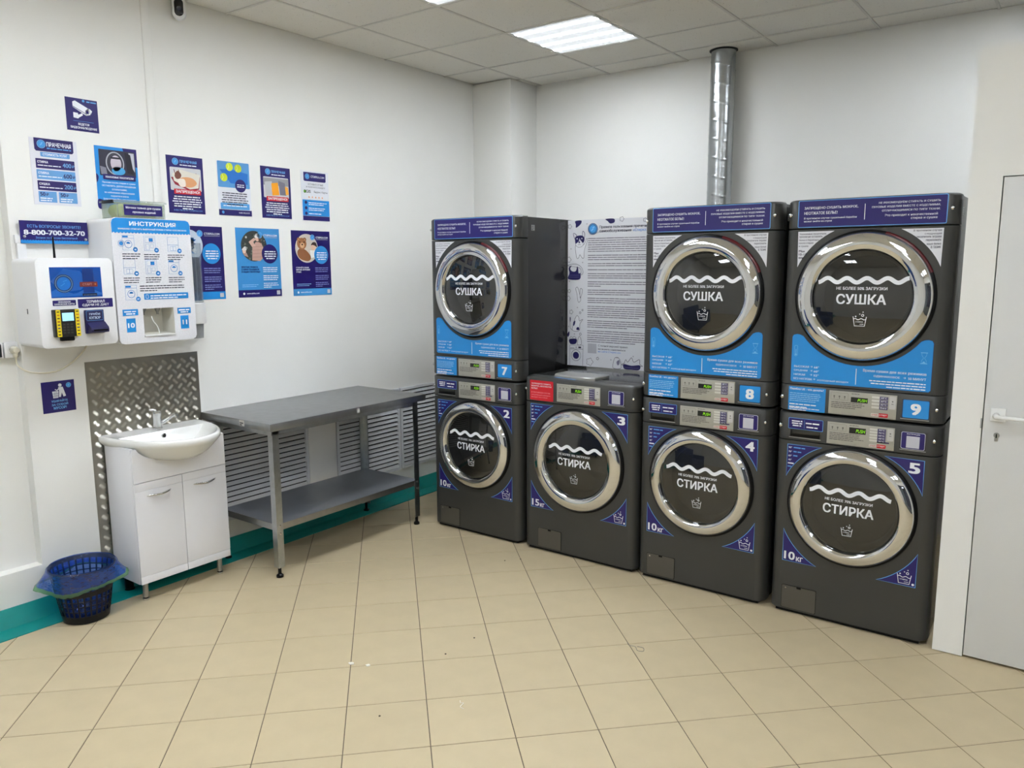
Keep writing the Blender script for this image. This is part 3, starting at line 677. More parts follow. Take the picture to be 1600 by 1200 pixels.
    pr.text('lettering', WHITE, 'БЕЗ НАГРЕВА', 0.068, 1.136, h=0.0092, w=0.082, l=4, bold=0.012); pr.text('lettering', WHITE, '→', 0.154, 1.138, w=0.010, l=4); pr.text('lettering', WHITE, 'ХОЛОДНЫЙ ВОЗДУХ', 0.172, 1.135, h=0.0096, w=0.135, l=4, bold=0.014)
    pr.rect('lettering', WHITE, 0.3345, 1.133, 0.3375, 1.203, 4)
    pr.text('lettering', WHITE, 'Время сушки для всех режимов', 0.612, 1.190, w=0.248, al='r', l=4, bold=0.016)
    pr.text('lettering', WHITE, 'ОДИНАКОВОЕ', 0.408, 1.171, w=0.104, h=0.0105, l=4, bold=0.014); pr.text('lettering', WHITE, '→', 0.525, 1.173, w=0.010, l=4); pr.text('lettering', WHITE, '50 МИНУТ', 0.612, 1.171, w=0.068, h=0.0105, al='r', l=4, bold=0.014)
    pr.para('lettering', WHITE, 0.368, 0.612, 1.165, 3, 0.0115, 0.42, 'r', 0.62, 4, 7)
    T_ = (118, 186, 232)
    pr.line('lettering', T_, rrect(0.066, 1.243, 0.080, 1.292, 0.0065), 0.0015, 4, True); pr.rect('lettering', T_, 0.0715, 1.248, 0.0745, 1.275, 4); pr.circ('lettering', T_, 0.073, 1.250, 0.0045, 4, 12)
    for v in (1.242, 1.288): pr.rect('lettering', T_, 0.585, v, 0.612, v+0.003, 4)
    pr.line('lettering', T_, [(0.589, 1.288), (0.590, 1.278), (0.597, 1.268), (0.590, 1.257), (0.589, 1.245), (0.608, 1.245), (0.607, 1.257), (0.600, 1.268), (0.607, 1.278), (0.608, 1.288)], 0.0014, 4); pr.poly('lettering', T_, [(0.591, 1.246), (0.606, 1.246), (0.5985, 1.254)], 4)
    pr.build()
    def f(b): b.rr('error_sticker', BLUE, 0.049, 0.992, 0.213, 1.102, 0.003, 1)
    pr = base_sticker('', f)
    pr.text('lettering', WHITE, 'Ошибка UE - что делать?', 0.055, 1.086, w=0.148, l=4, bold=0.02); pr.para('lettering', (150, 205, 240), 0.055, 0.200, 1.079, 5, 0.0088, 0.38, 'l', 0.8, 4, 11)
    pr.para('lettering', WHITE, 0.055, 0.185, 1.031, 2, 0.0125, 0.42, 'l', 0.6, 4, 12); pr.para('lettering', WHITE, 0.055, 0.207, 1.009, 2, 0.008, 0.5, 'l', 0.5, 4, 13)
    pr.build()
    keypad(root, 0.228, Z(0.9935), 0.507, Z(1.0985), (0.321, Z(1.053), 0.391, Z(1.076)), ['68°C', '60°C', '52°C', 'Без'], False)
    m = MB(); m.box((0.526, -0.0012, Z(1.000)), (0.637, 0.003, Z(1.090)), m_body, 0.001); m.box((0.524, -0.003, Z(1.001)), (0.634, 0, Z(1.0045)), m_steel); m.build('label_tray', root, 40)
    def f(b): b.rr('number_sticker', (22, 60, 120), 0.530, 1.007, 0.633, 1.087, 0.006, 1); b.rr('number_sticker', BLUE, 0.532, 1.009, 0.631, 1.085, 0.005, 2)
    pr = base_sticker('', f, 0.0016)
    pr.text('lettering', WHITE, str(no), 0.5815, 1.0235, w=0.034, h=0.046, al='c', l=4, bold=0.045); pr.build()
    screws(root, [(0.018, Z(1.876)), (W-0.028, Z(1.880)), (0.018, Z(1.050)), (W-0.030, Z(1.050))], m_chrome)
    return root

washer(2, 0.603, 0.687, 0.979, '10', False, 'dark grey washer with sticker number 2, leftmost, under dryer 7')
washer(3, 1.315, 0.737, 1.030, '15', True, 'wide dark grey washer with sticker number 3 and red warning sticker, nothing stacked on it')
washer(4, 2.063, 0.687, 0.979, '10', False, 'dark grey washer with sticker number 4, under dryer 8')
washer(5, 2.777, 0.687, 0.979, '10', False, 'dark grey washer with sticker number 5, rightmost beside the white door')
dryer(7, 0.603, 0.981, 'dark grey tumble dryer with blue sticker number 7, leftmost of the stacked dryers')
dryer(8, 2.063, 0.981, 'dark grey tumble dryer with blue sticker number 8, in front of the steel duct')
dryer(9, 2.777, 0.981, 'dark grey tumble dryer with blue sticker number 9, rightmost beside the partition')

# ------------------------------------------------------------------ behind the machines: rules board, duct
XU, ZV, YN = (1, 0, 0), (0, 0, 1), (0, -1, 0)
def blob(pr, part, c, pts, l=1, n=5):
    P = [Vector((p[0], p[1], 0)) for p in pts]; m_ = len(P); out = []
    for i in range(m_):
        a, b, cc, d = P[i-1], P[i], P[(i+1) % m_], P[(i+2) % m_]
        for k in range(n):
            t = k/n; q = 0.5*((2*b) + (cc-a)*t + (2*a-5*b+4*cc-d)*t*t + (3*b-a-3*cc+d)*t**3); out.append((q.x, q.y))
    pr.poly(part, c, out, l); return out
def outl(pr, part, c, pts, w_, l=2, n=5):
    P = [Vector((p[0], p[1], 0)) for p in pts]; m_ = len(P); out = []
    for i in range(m_):
        a, b, cc, d = P[i-1], P[i], P[(i+1) % m_], P[(i+2) % m_]
        for k in range(n):
            t = k/n; q = 0.5*((2*b) + (cc-a)*t + (2*a-5*b+4*cc-d)*t*t + (3*b-a-3*cc+d)*t**3); out.append((q.x, q.y))
    pr.line(part, c, out, w_, l, True)
def logo(pr, part, u, v, r, l=2, dark=True):
    if dark: pr.circ(part, (26, 22, 74), u, v, r, l); pr.ring(part, SKY, u, v, r*0.80, r*0.90, l+1)
    pr.circ(part, (64, 150, 216), u, v, r*(0.70 if dark else 0.8), l+1)
    if not dark: pr.ring(part, (120, 180, 232), u, v, r*0.85, r, l+1)
    pr.line(part, (150, 205, 240), [(u-r*0.3, v-r*0.3), (u+r*0.1, v), (u-r*0.05, v+r*0.2), (u+r*0.3, v+r*0.35)], r*0.12, l+2)
YP = 2.82
bd = tag(box('rules_board', (-0.388, 0, 0), (0.388, 0.006, 0.892), mat('board_white', (214, 215, 220), 0.4, 0, 0.012, 5)), 'white printed rules board with line drawings standing between dryers 7 and 8', 'notice board')
bd.location = (1.681, YP, 1.038)
pr = Print(bd, (-1.681, -0.0004, -1.038), XU, ZV, YN)
LT = 'lettering'; IL = 'illustration'; G = (58, 56, 70)
logo(pr, IL, 1.470, 1.874, 0.034)
pr.text(LT, INKB, 'Правила пользования прачечной', 1.516, 1.872, w=0.335, al='l', bold=0.02); pr.text(LT, INKB, 'самообслуживания', 1.516, 1.848, w=0.212, bold=0.02); pr.text(LT, (60, 130, 210), '«Стирка.com»', 1.740, 1.849, w=0.135, bold=0.015)
vt = 1.828
for k, (n, la) in enumerate(((7, 0.95), (3, 0.97), (2, 0.8), (1, 0.97), (3, 0.72), (3, 0.15), (3, 0.48), (3, 0.85), (6, 0.58), (4, 0.45), (2, 0.65), (4, 0.55))):
    pr.para(LT, (112, 110, 122), 1.437, 2.045, vt, n, 0.0128, 0.40, 'l', la, 2, 20+k, (3.0, 14.0)); vt -= n*0.0128 + (0.0110 if k < 10 else 0.002)
for i, t in enumerate(('С полной версией правил', 'вы можете ознакомиться')): pr.text(LT, INKB, t, 1.516, 1.163-i*0.0165, w=(0.200, 0.186)[i], bold=0.018)
pr.text(LT, (60, 130, 210), 'на сайте Стирка.com', 1.516, 1.128, w=0.155, bold=0.008)
pr.rect(IL, (176, 176, 184), 1.442, 1.122, 1.503, 1.182, 1)
DB = (28, 24, 84)
blob(pr, IL, DB, [(1.346, 1.924), (1.388, 1.926), (1.384, 1.905), (1.352, 1.884), (1.349, 1.905)], 2)
blob(pr, IL, DB, [(1.556, 1.929), (1.612, 1.929), (1.616, 1.908), (1.588, 1.902), (1.572, 1.915)], 2)
# dog
W1 = 0.0022
blob(pr, IL, (222, 223, 228), [(1.350, 1.79), (1.357, 1.705), (1.372, 1.702), (1.392, 1.702), (1.408, 1.703), (1.416, 1.75), (1.432, 1.81), (1.420, 1.81), (1.400, 1.775)], 1); outl(pr, IL, G, [(1.350, 1.78), (1.357, 1.705), (1.372, 1.704), (1.380, 1.722), (1.394, 1.704), (1.408, 1.704), (1.412, 1.75), (1.432, 1.805), (1.426, 1.818), (1.405, 1.78)], W1)
blob(pr, IL, DB, [(1.345, 1.825), (1.365, 1.836), (1.395, 1.836), (1.412, 1.82), (1.405, 1.795), (1.385, 1.80), (1.378, 1.82), (1.368, 1.80), (1.350, 1.785)], 2)
blob(pr, IL, (222, 223, 228), [(1.350, 1.785), (1.368, 1.800), (1.380, 1.812), (1.395, 1.798), (1.404, 1.785), (1.392, 1.770), (1.365, 1.768)], 3); outl(pr, IL, G, [(1.350, 1.785), (1.368, 1.800), (1.380, 1.812), (1.395, 1.798), (1.404, 1.785), (1.392, 1.770), (1.365, 1.768)], W1*0.8, 4)
pr.circ(IL, DB, 1.376, 1.797, 0.006, 5, 12); pr.circ(IL, WHITE, 1.360, 1.818, 0.004, 5, 10); pr.circ(IL, WHITE, 1.394, 1.819, 0.004, 5, 10); pr.line(IL, G, [(1.366, 1.781), (1.376, 1.785), (1.386, 1.781)], W1, 5)
for a in ([(1.345, 1.815), (1.333, 1.850), (1.350, 1.845), (1.358, 1.832)], [(1.398, 1.832), (1.400, 1.862), (1.413, 1.850), (1.411, 1.825)]): outl(pr, IL, DB, a, W1*1.4, 3)
# dog basket
blob(pr, IL, DB, [(1.300, 1.640), (1.318, 1.655), (1.345, 1.632), (1.365, 1.650), (1.372, 1.610), (1.385, 1.610), (1.378, 1.572), (1.298, 1.574), (1.306, 1.61)], 2); blob(pr, IL, (222, 223, 228), [(1.312, 1.640), (1.335, 1.660), (1.358, 1.645), (1.350, 1.622), (1.325, 1.622)], 3); outl(pr, IL, G, [(1.296, 1.655), (1.320, 1.664), (1.360, 1.664), (1.392, 1.645), (1.404, 1.615), (1.390, 1.600), (1.382, 1.640)], W1, 3)
for q in (1.585, 1.597): pr.rect(IL, (110, 108, 150), 1.302, q, 1.378, q+0.0015, 4)
# socks, cat, small washer with basket and bottle
outl(pr, IL, G, [(1.352, 1.515), (1.364, 1.525), (1.374, 1.505), (1.384, 1.470), (1.388, 1.445), (1.374, 1.432), (1.366, 1.450), (1.362, 1.48)], W1); outl(pr, IL, G, [(1.384, 1.512), (1.396, 1.515), (1.400, 1.502), (1.392, 1.47), (1.384, 1.46)], W1)
blob(pr, IL, (224, 225, 230), [(1.362, 1.350), (1.376, 1.338), (1.380, 1.30), (1.380, 1.258), (1.332, 1.256), (1.340, 1.30)], 1); outl(pr, IL, G, [(1.362, 1.350), (1.376, 1.338), (1.380, 1.318), (1.405, 1.328), (1.384, 1.298), (1.380, 1.258), (1.332, 1.256), (1.334, 1.29), (1.346, 1.325)], W1)
blob(pr, IL, DB, [(1.310, 1.338), (1.317, 1.336), (1.316, 1.312), (1.311, 1.312)], 2); blob(pr, IL, DB, [(1.336, 1.306), (1.350, 1.318), (1.348, 1.298), (1.338, 1.284)], 2); blob(pr, IL, DB, [(1.360, 1.262), (1.380, 1.262), (1.376, 1.278), (1.362, 1.276)], 2); pr.line(IL, G, [(1.312, 1.312), (1.314, 1.27), (1.330, 1.258)], W1, 2)
pr.line(IL, G, [(1.312, 1.040), (1.312, 1.164), (1.409, 1.168), (1.406, 1.040)], W1, 2); pr.line(IL, G, [(1.312, 1.140), (1.408, 1.143)], W1, 2); pr.ring(IL, G, 1.357, 1.102, 0.033, 0.035, 2); pr.circ(IL, DB, 1.357, 1.102, 0.022, 2); pr.rect(IL, INKB, 1.374, 1.148, 1.394, 1.158, 2); pr.line(IL, G, [(1.316, 1.146), (1.345, 1.147)], W1, 2); pr.ring(IL, G, 1.359, 1.152, 0.003, 0.005, 2, 12)
blob(pr, IL, DB, [(1.308, 1.200), (1.360, 1.204), (1.354, 1.175), (1.316, 1.172)], 2); outl(pr, IL, G, [(1.312, 1.202), (1.320, 1.218), (1.332, 1.212), (1.344, 1.220), (1.356, 1.206)], W1, 2); outl(pr, IL, G, [(1.368, 1.170), (1.370, 1.200), (1.382, 1.222), (1.394, 1.200), (1.394, 1.172)], W1, 2)
blob(pr, IL, DB, [(1.293, 1.232), (1.306, 1.250), (1.308, 1.230), (1.298, 1.214)], 2)
outl(pr, IL, G, [(1.622, 1.042), (1.622, 1.075), (1.634, 1.105), (1.658, 1.105), (1.672, 1.075), (1.672, 1.042)], W1, 2); blob(pr, IL, (120, 118, 140), [(1.644, 1.080), (1.662, 1.092), (1.664, 1.070), (1.652, 1.060)], 2); pr.rect(IL, G, 1.638, 1.104, 1.656, 1.106, 2)
blob(pr, IL, DB, [(1.692, 1.070), (1.745, 1.064), (1.800, 1.070), (1.796, 1.042), (1.745, 1.040), (1.698, 1.042)], 3); outl(pr, IL, G, [(1.684, 1.064), (1.696, 1.076), (1.706, 1.098), (1.720, 1.084), (1.744, 1.112), (1.760, 1.086), (1.796, 1.104), (1.800, 1.076), (1.812, 1.064)], W1*1.2, 2); pr.rect(IL, (120, 118, 160), 1.700, 1.050, 1.795, 1.0515, 4)
for u, v, r in ((1.307, 1.893, 0.012), (1.300, 1.692, 0.016), (1.456, 1.068, 0.022), (1.320, 1.371, 0.012), (1.512, 1.092, 0.008), (1.665, 1.925, 0.013), (1.305, 1.50, 0.010), (1.298, 1.455, 0.014), (1.385, 1.368, 0.006), (1.402, 1.385, 0.005), (1.388, 1.236, 0.007), (1.815, 1.915, 0.010)):
    outl(pr, IL, G, [(u + r*(1+0.16*math.cos(5*a))*math.cos(a), v + r*(1+0.16*math.cos(5*a))*math.sin(a)) for a in [2*PI*k/10 for k in range(10)]], W1*0.9, 2)
for u, v in ((1.428, 1.905), (1.316, 1.758), (1.400, 1.675), (1.306, 1.56), (1.365, 1.40), (1.302, 1.28), (1.345, 1.235), (1.605, 1.09), (1.755, 1.12)):
    pr.rect(IL, G, u-0.005, v-0.0007, u+0.005, v+0.0007, 2); pr.rect(IL, G, u-0.0007, v-0.005, u+0.0007, v+0.005, 2)
pr.build()

# spiral duct rising behind dryer 8 into the ceiling
dm = MB(); Rd = 0.078; cxd, cyd = 1.868, 3.785; segs = 28; z0d, z1d = 0.9, ZC+0.02
rs = []; nz = 400
for k in range(nz+1):
    z = z0d+(z1d-z0d)*k/nz; ring = []
    for i in range(segs):
        a = 2*PI*i/segs; ph = ((z - z0d)/0.118 + a/(2*PI)) % 1.0
        rr = Rd + (0.0022 if ph < 0.05 else (0.0008 if 0.44 < ph < 0.48 or 0.56 < ph < 0.60 else 0.0)); ring.append((cxd+rr*math.cos(a), cyd+rr*math.sin(a), z))
    rs.append(ring)
dm.rings(rs, m_zinc); du = dm.build('air_duct', None, 50); tag(du, 'round spiral steel air duct rising behind dryer 8 into the ceiling', 'air duct')
m = MB(); m.lathe([(Rd+0.012, -0.002), (Rd+0.002, -0.003), (Rd+0.002, 0.003), (Rd+0.012, 0.003)], (cxd, cyd, ZC), 'z', m_black, 32); m.build('ceiling_cutout', du)

# ------------------------------------------------------------------ left wall: posters and signs
WU, WN = (0, 1, 0), (1, 0, 0)
LS = (150, 190, 235)
def sheet(name, y0, z0, y1, z1, c, label, cat, th=0.0012, x=XW, group=None, rough=0.3):
    yc = (y0+y1)/2
    m = MB(); m.box((0, -(y1-y0)/2, 0), (th, (y1-y0)/2, z1-z0), ink(c, rough)); o = m.build(name); o.location = (x+0.0003, yc, z0); tag(o, label, cat, group)
    pr = Print(o, (th+0.0002, -yc, -z0), WU, ZV, WN, step=0.00035)
    return o, pr, (lambda a: y0+(y1-y0)*a), (lambda b: z0+(z1-z0)*b)
GP = 'notices on the left wall'
# video surveillance
o, pr, U, V = sheet('surveillance_sign', 0.513, 2.303, 0.662, 2.453, NAVY, 'small square navy sign with a white surveillance camera, highest on the left wall', 'sign', group=GP)
pr.poly('pictogram', WHITE, [(U(.22), V(.88)), (U(.30), V(.92)), (U(.72), V(.72)), (U(.62), V(.50)), (U(.22), V(.72))], 1)
pr.poly('pictogram', WHITE, [(U(.62), V(.50)), (U(.60), V(.64)), (U(.72), V(.74)), (U(.82), V(.66)), (U(.76), V(.54))], 1); pr.line('pictogram', NAVY, [(U(.22), V(.74)), (U(.60), V(.56))], 0.003, 2); pr.line('pictogram', NAVY, [(U(.60), V(.64)), (U(.72), V(.74)), (U(.76), V(.54))], 0.002, 2); pr.rect('pictogram', NAVY, U(.63), V(.56), U(.71), V(.65), 2)
pr.poly('pictogram', WHITE, [(U(.22), V(.40)), (U(.22), V(.56)), (U(.36), V(.55)), (U(.38), V(.50)), (U(.50), V(.56)), (U(.52), V(.50)), (U(.40), V(.42)), (U(.36), V(.38))], 1)
logo(pr, 'pictogram', U(.56), V(.94), 0.006, 1, False); pr.para(LT, SKY, U(.66), U(.96), V(.975), 1, 0.010, 0.6, l=2, last=1); pr.rect(LT, SKY, U(.20), V(.30), U(.84), V(.308), 1)
pr.text(LT, WHITE, 'ВЕДЕТСЯ', U(.52), V(.17), w=0.050, h=0.012, al='c', bold=0.03); pr.text(LT, WHITE, 'ВИДЕОНАБЛЮДЕНИЕ', U(.52), V(.06), w=0.122, h=0.012, al='c', bold=0.025); pr.build()
# prices
o, pr, U, V = sheet('price_list', 0.338, 1.949, 0.548, 2.249, (222, 222, 228), 'white price list with navy and light blue bars showing 400, 600 and 200 roubles', 'poster', group=GP)
B_ = 'banner'; LB = (104, 160, 214)
pr.poly(B_, (40, 28, 96), [(U(.10), V(1)), (U(.92), V(1)), (U(.92), V(.83)), (U(.89), V(.805)), (U(.13), V(.805)), (U(.10), V(.83))], 1); logo(pr, B_, U(.245), V(.912), 0.019, 2, False)
pr.text(LT, WHITE, 'ПРАЧЕЧНАЯ', U(.355), V(.885), w=0.108, h=0.019, bold=0.03); pr.para(LT, SKY, U(.355), U(.87), V(.878), 1, 0.009, 0.6, last=1); pr.poly(B_, LB, [(U(.21), V(.795)), (U(.83), V(.795)), (U(.83), V(.735)), (U(.81), V(.725)), (U(.23), V(.725)), (U(.21), V(.735))], 1); pr.text(LT, WHITE, 'СТОИМОСТЬ УСЛУГ', U(.26), V(.745), w=0.108, h=0.0105, bold=0.02)
for i, (n, c, p, pc) in enumerate((('СТИРКА', (40, 28, 96), '400', LB), ('СТИРКА', LB, '600', (40, 28, 96)), ('СУШКА', (40, 28, 96), '200', LB))):
    t = .695-i*.165; pr.rr(B_, c, U(.10), V(t-.145), U(.92), V(t), 0.002, 1); pr.text(LT, WHITE, n, U(.135), V(t-.065), w=0.046, h=0.010, bold=0.03); pr.para(LT, WHITE, U(.135), U(.62), V(t-.075), 1, 0.010, 0.45, last=1, seed=i)
    pr.text(LT, pc, p, U(.66), V(t-.107), w=0.038, h=0.019, bold=0.02); pr.text(LT, pc, '₽', U(.86), V(t-.103), h=0.012, bold=0.02)
for a, b in ((.10, .48), (.525, .92)):
    pr.rr(B_, LB, U(a), V(.04), U(b), V(.205), 0.002, 1); pr.text(LT, (40, 28, 96), '50', U(a+.035), V(.135), w=0.022, h=0.016, bold=0.03); pr.text(LT, (40, 28, 96), '₽', U(a+.16), V(.138), h=0.012, bold=0.02); pr.para(LT, WHITE, U(a+.03), U(b-.06), V(.125), 2, 0.010, 0.5, last=0.8)
pr.build()
# open doors notice
o, pr, U, V = sheet('open_doors_poster', 0.630, 1.948, 0.840, 2.246, BLUE, 'bright blue poster with a photo of open washer doors, behind the clear box', 'poster', group=GP)
PC = 'picture'
pr.poly(PC, NAVY, [(U(.66), V(1)), (U(1), V(1)), (U(1), V(.70)), (U(.90), V(.72)), (U(.70), V(.9))], 1); pr.rr(PC, (44, 42, 60), U(.09), V(.53), U(.95), V(.95), 0.004, 2)
pr.circ(PC, (170, 172, 180), U(.46), V(.74), 0.046, 3, 28, 0.056); pr.circ(PC, (60, 58, 70), U(.46), V(.74), 0.040, 4, 28, 0.050); pr.circ(PC, (200, 190, 200), U(.48), V(.74), 0.027, 5, 20, 0.038); pr.circ(PC, (70, 160, 215), U(.53), V(.62), 0.034, 5, 20, 0.020); pr.rect(PC, (30, 28, 44), U(.36), V(.81), U(.60), V(.84), 6); pr.poly(PC, (190, 190, 198), [(U(.80), V(.93)), (U(.93), V(.93)), (U(.93), V(.62)), (U(.86), V(.70))], 3); pr.poly(PC, (24, 22, 36), [(U(.70), V(.93)), (U(.84), V(.9)), (U(.90), V(.58)), (U(.74), V(.60))], 4); pr.poly(PC, (128, 128, 140), [(U(.10), V(.68)), (U(.24), V(.66)), (U(.26), V(.55)), (U(.12), V(.55))], 3)
pr.rr(PC, NAVY, U(.15), V(.47), U(.93), V(.555), 0.004, 7); pr.text(LT, WHITE, 'УВАЖАЕМЫЕ ПОСЕТИТЕЛИ!', U(.54), V(.497), w=0.142, h=0.009, al='c', l=9, bold=0.02)
blob(pr, PC, NAVY, [(U(.0), V(.55)), (U(.05), V(.51)), (U(.03), V(.44)), (U(.0), V(.42))], 1); blob(pr, PC, NAVY, [(U(.0), V(.14)), (U(.14), V(.12)), (U(.16), V(.0)), (U(.0), V(.0))], 1)
for i, (t, ww) in enumerate((('Просим после стирки и сушки', .165), ('ОСТАВЛЯТЬ ДВЕРИ МАШИНОК', .170), ('ОТКРЫТЫМИ,', .075), ('во избежание образования', .150), ('сырости и влаги.', .090), ('Благодарим Вас, что следуете', .165), ('нашим правилам', .100))): pr.text(LT, WHITE, t, U(.52), V(.405-i*.054), w=ww, al='c', bold=0.018)
pr.build()
# hot line
o, pr, U, V = sheet('phone_sign', 0.256, 1.770, 0.556, 1.873, NAVY, 'wide navy sign with the phone number above the payment terminal', 'sign', 0.003, XW+0.02, GP)
pr.text(LT, (110, 170, 235), 'ЕСТЬ ВОПРОСЫ? ЗВОНИТЕ!', U(.5), V(.70), w=0.235, h=0.0135, al='c', bold=0.012); pr.text(LT, WHITE, '8-800-700-32-70', U(.5), V(.39), w=0.268, h=0.021, al='c', bold=0.04); pr.text(LT, (110, 170, 235), 'Звонок по России бесплатный', U(.52), V(.22), w=0.185, al='c', bold=0.012)
scallop(pr, B_, BLUE, U(0), U(1), V(.13), 0.013, 26, 1)
pr.build()
for a, b in ((.055, .30), (.955, .22)):
    m = MB(); m.lathe([(0.006, 0), (0.006, 0.004), (0.0005, 0.006)], (0.003, U(a)-(0.256+0.556)/2, V(b)-1.770), 'x', m_steel, 14); m.build('standoff_screw', o, 40)
# cat
def forbid(name, y0, y1, label, pic):
    o, pr, U, V = sheet(name, y0, 1.944, y1, 2.241, NAVY, label, 'poster', group=GP)
    logo(pr, B_, U(.24), V(.90), 0.018, 1, False); pr.text(LT, (110, 175, 235), 'ПРАЧЕЧНАЯ', U(.36), V(.885), w=0.098, h=0.014, bold=0.02); pr.para(LT, WHITE, U(.36), U(.83), V(.868), 1, 0.009, 0.6, last=1)
    pr.rr(PC, (206, 206, 208), U(.08), V(.40), U(.93), V(.80), 0.006, 1); pic(pr, U, V)
    pr.rr(PC, RED, U(.16), V(.335), U(.90), V(.425), 0.003, 6); pr.text(LT, WHITE, 'ЗАПРЕЩЕНО!', U(.53), V(.350), w=0.138, h=0.017, al='c', l=8, bold=0.03)
    pr.para(LT, WHITE, U(.10), U(.92), V(.325), 6, 0.0125, 0.5, 'c', 0.35, 2, 31); pr.text(LT, (120, 170, 230), '8-800-700-32-70 • СТИРКА.COM', U(.52), V(.04), w=0.165, al='c', bold=0.0); pr.build()
def pic_cat(pr, U, V):
    pr.poly(PC, (150, 30, 50), [(U(.10), V(.62)), (U(.20), V(.50)), (U(.62), V(.40)), (U(.86), V(.44)), (U(.90), V(.66)), (U(.80), V(.72))], 2)
    pr.poly(PC, (226, 220, 206), [(U(.14), V(.68)), (U(.32), V(.77)), (U(.90), V(.70)), (U(.84), V(.46)), (U(.60), V(.43)), (U(.18), V(.56))], 3)
    blob(pr, PC, (222, 160, 110), [(U(.34), V(.60)), (U(.50), V(.64)), (U(.70), V(.62)), (U(.80), V(.54)), (U(.66), V(.47)), (U(.44), V(.48))], 4); blob(pr, PC, (238, 228, 216), [(U(.28), V(.58)), (U(.46), V(.60)), (U(.48), V(.48)), (U(.34), V(.47))], 5)
    blob(pr, PC, (120, 70, 56), [(U(.20), V(.66)), (U(.28), V(.74)), (U(.38), V(.68)), (U(.34), V(.61)), (U(.24), V(.60))], 5)
    for q in (.22, .34): pr.line(PC, (110, 50, 44), [(U(q), V(.68)), (U(q-.03), V(.76))], 0.004, 5)
def pic_pillow(pr, U, V):
    pr.rect(PC, (150, 150, 152), U(.08), V(.64), U(.93), V(.78), 2); pr.poly(PC, (190, 192, 196), [(U(.12), V(.70)), (U(.36), V(.72)), (U(.40), V(.46)), (U(.14), V(.44))], 3)
    pr.poly(PC, (240, 160, 24), [(U(.34), V(.68)), (U(.56), V(.70)), (U(.60), V(.46)), (U(.36), V(.44))], 4); pr.poly(PC, (120, 118, 130), [(U(.58), V(.74)), (U(.80), V(.70)), (U(.84), V(.46)), (U(.62), V(.46))], 4); pr.poly(PC, (244, 176, 60), [(U(.80), V(.64)), (U(.90), V(.62)), (U(.92), V(.48)), (U(.82), V(.47))], 5)
forbid('animals_poster', 0.997, 1.208, 'navy notice with a cat in a box and a red forbidden banner', pic_cat)
forbid('pillow_poster', 1.578, 1.789, 'navy notice with orange and grey pillows and a red forbidden banner', pic_pillow)
# tennis balls
o, pr, U, V = sheet('tennis_ball_poster', 1.292, 1.945, 1.505, 2.243, (226, 228, 234), 'white and blue notice with three yellow-green tennis balls', 'poster', group=GP)
pr.rr(PC, (84, 148, 204), U(.02), V(.52), U(.98), V(.995), 0.006, 1); pr.poly(PC, (30, 112, 196), [(U(.08), V(.84)), (U(.40), V(.86)), (U(.93), V(.80)), (U(.92), V(.60)), (U(.40), V(.60))], 2)
for a, b in ((.38, .90), (.64, .885), (.20, .70)): pr.circ(PC, (200, 214, 40), U(a), V(b), 0.0225, 3, 24); pr.line(PC, (236, 240, 170), [(U(a)-0.014, V(b)-0.016), (U(a)-0.004, V(b)), (U(a)-0.010, V(b)+0.018)], 0.002, 4)
pr.circ(PC, NAVY, U(.69), V(.565), 0.036, 4, 28); pr.para(LT, WHITE, U(.57), U(.81), V(.61), 2, 0.011, 0.5, 'c', 0.9, 6, 4); pr.para(LT, INKB, U(.09), U(.91), V(.45), 6, 0.0125, 0.45, 'c', 0.6, 2, 41)
pr.rr(B_, (84, 160, 220), U(.06), V(.12), U(.94), V(.235), 0.004, 1); scallop(pr, B_, NAVY, U(.0), U(1.), V(.105), 0.030, 20, 2); pr.para(LT, WHITE, U(.14), U(.86), V(.215), 1, 0.012, 0.5, last=1); logo(pr, B_, U(.12), V(.06), 0.008, 3, False); pr.text(LT, WHITE, '8-800-700-32-70', U(.60), V(.05), w=0.070, l=4); pr.build()
# reviews
o, pr, U, V = sheet('review_poster', 1.868, 1.941, 2.085, 2.243, (226, 228, 234), 'white and blue leaflet asking for reviews with five orange stars, rightmost in the upper row', 'poster', group=GP)
pr.poly(B_, NAVY, [(U(.10), V(.97)), (U(.90), V(.97)), (U(.90), V(.81)), (U(.87), V(.79)), (U(.13), V(.79)), (U(.10), V(.81))], 1); logo(pr, B_, U(.23), V(.885), 0.017, 2, False); pr.text(LT, WHITE, 'СТИРКА.COM', U(.36), V(.865), w=0.105, h=0.013, bold=0.02)
pr.text(LT, INKB, 'ОСТАВЬТЕ ОТЗЫВ', U(.52), V(.715), w=0.120, h=0.0115, al='c', bold=0.0); pr.text(LT, INKB, 'И ПОЛУЧИТЕ СКИДКУ!', U(.52), V(.655), w=0.148, h=0.0115, al='c', bold=0.0)
pr.circ(B_, (110, 180, 40), U(.13), V(.585), 0.010, 1, 18); pr.text(LT, (60, 62, 70), '2GIS', U(.10), V(.560), w=0.050, h=0.017, bold=0.02); pr.text(LT, (60, 62, 70), 'Яндекс Карты', U(.45), V(.555), w=0.108, h=0.016, bold=0.0)
for k in range(5):
    cu, cv = U(.27+.12*k), V(.475); pr.poly(B_, (240, 150, 60), [(cu + (0.0075 if q % 2 == 0 else 0.003)*math.sin(q*PI/5), cv + (0.0075 if q % 2 == 0 else 0.003)*math.cos(q*PI/5)) for q in range(10)], 1)
pr.rect(B_, BLUE, U(.03), V(.10), U(1), V(.42), 1); scallop(pr, B_, NAVY, U(.03), U(1), V(.09), 0.026, 18, 2)
for k in range(3): pr.circ(B_, NAVY, U(.15), V(.365-k*.11), 0.010, 2, 16); pr.para(LT, WHITE, U(.24), U(.92 if k < 2 else .8), V(.39-k*.11), 2 if k < 2 else 1, 0.011, 0.45, last=0.8, l=3, seed=k)
pr.build()
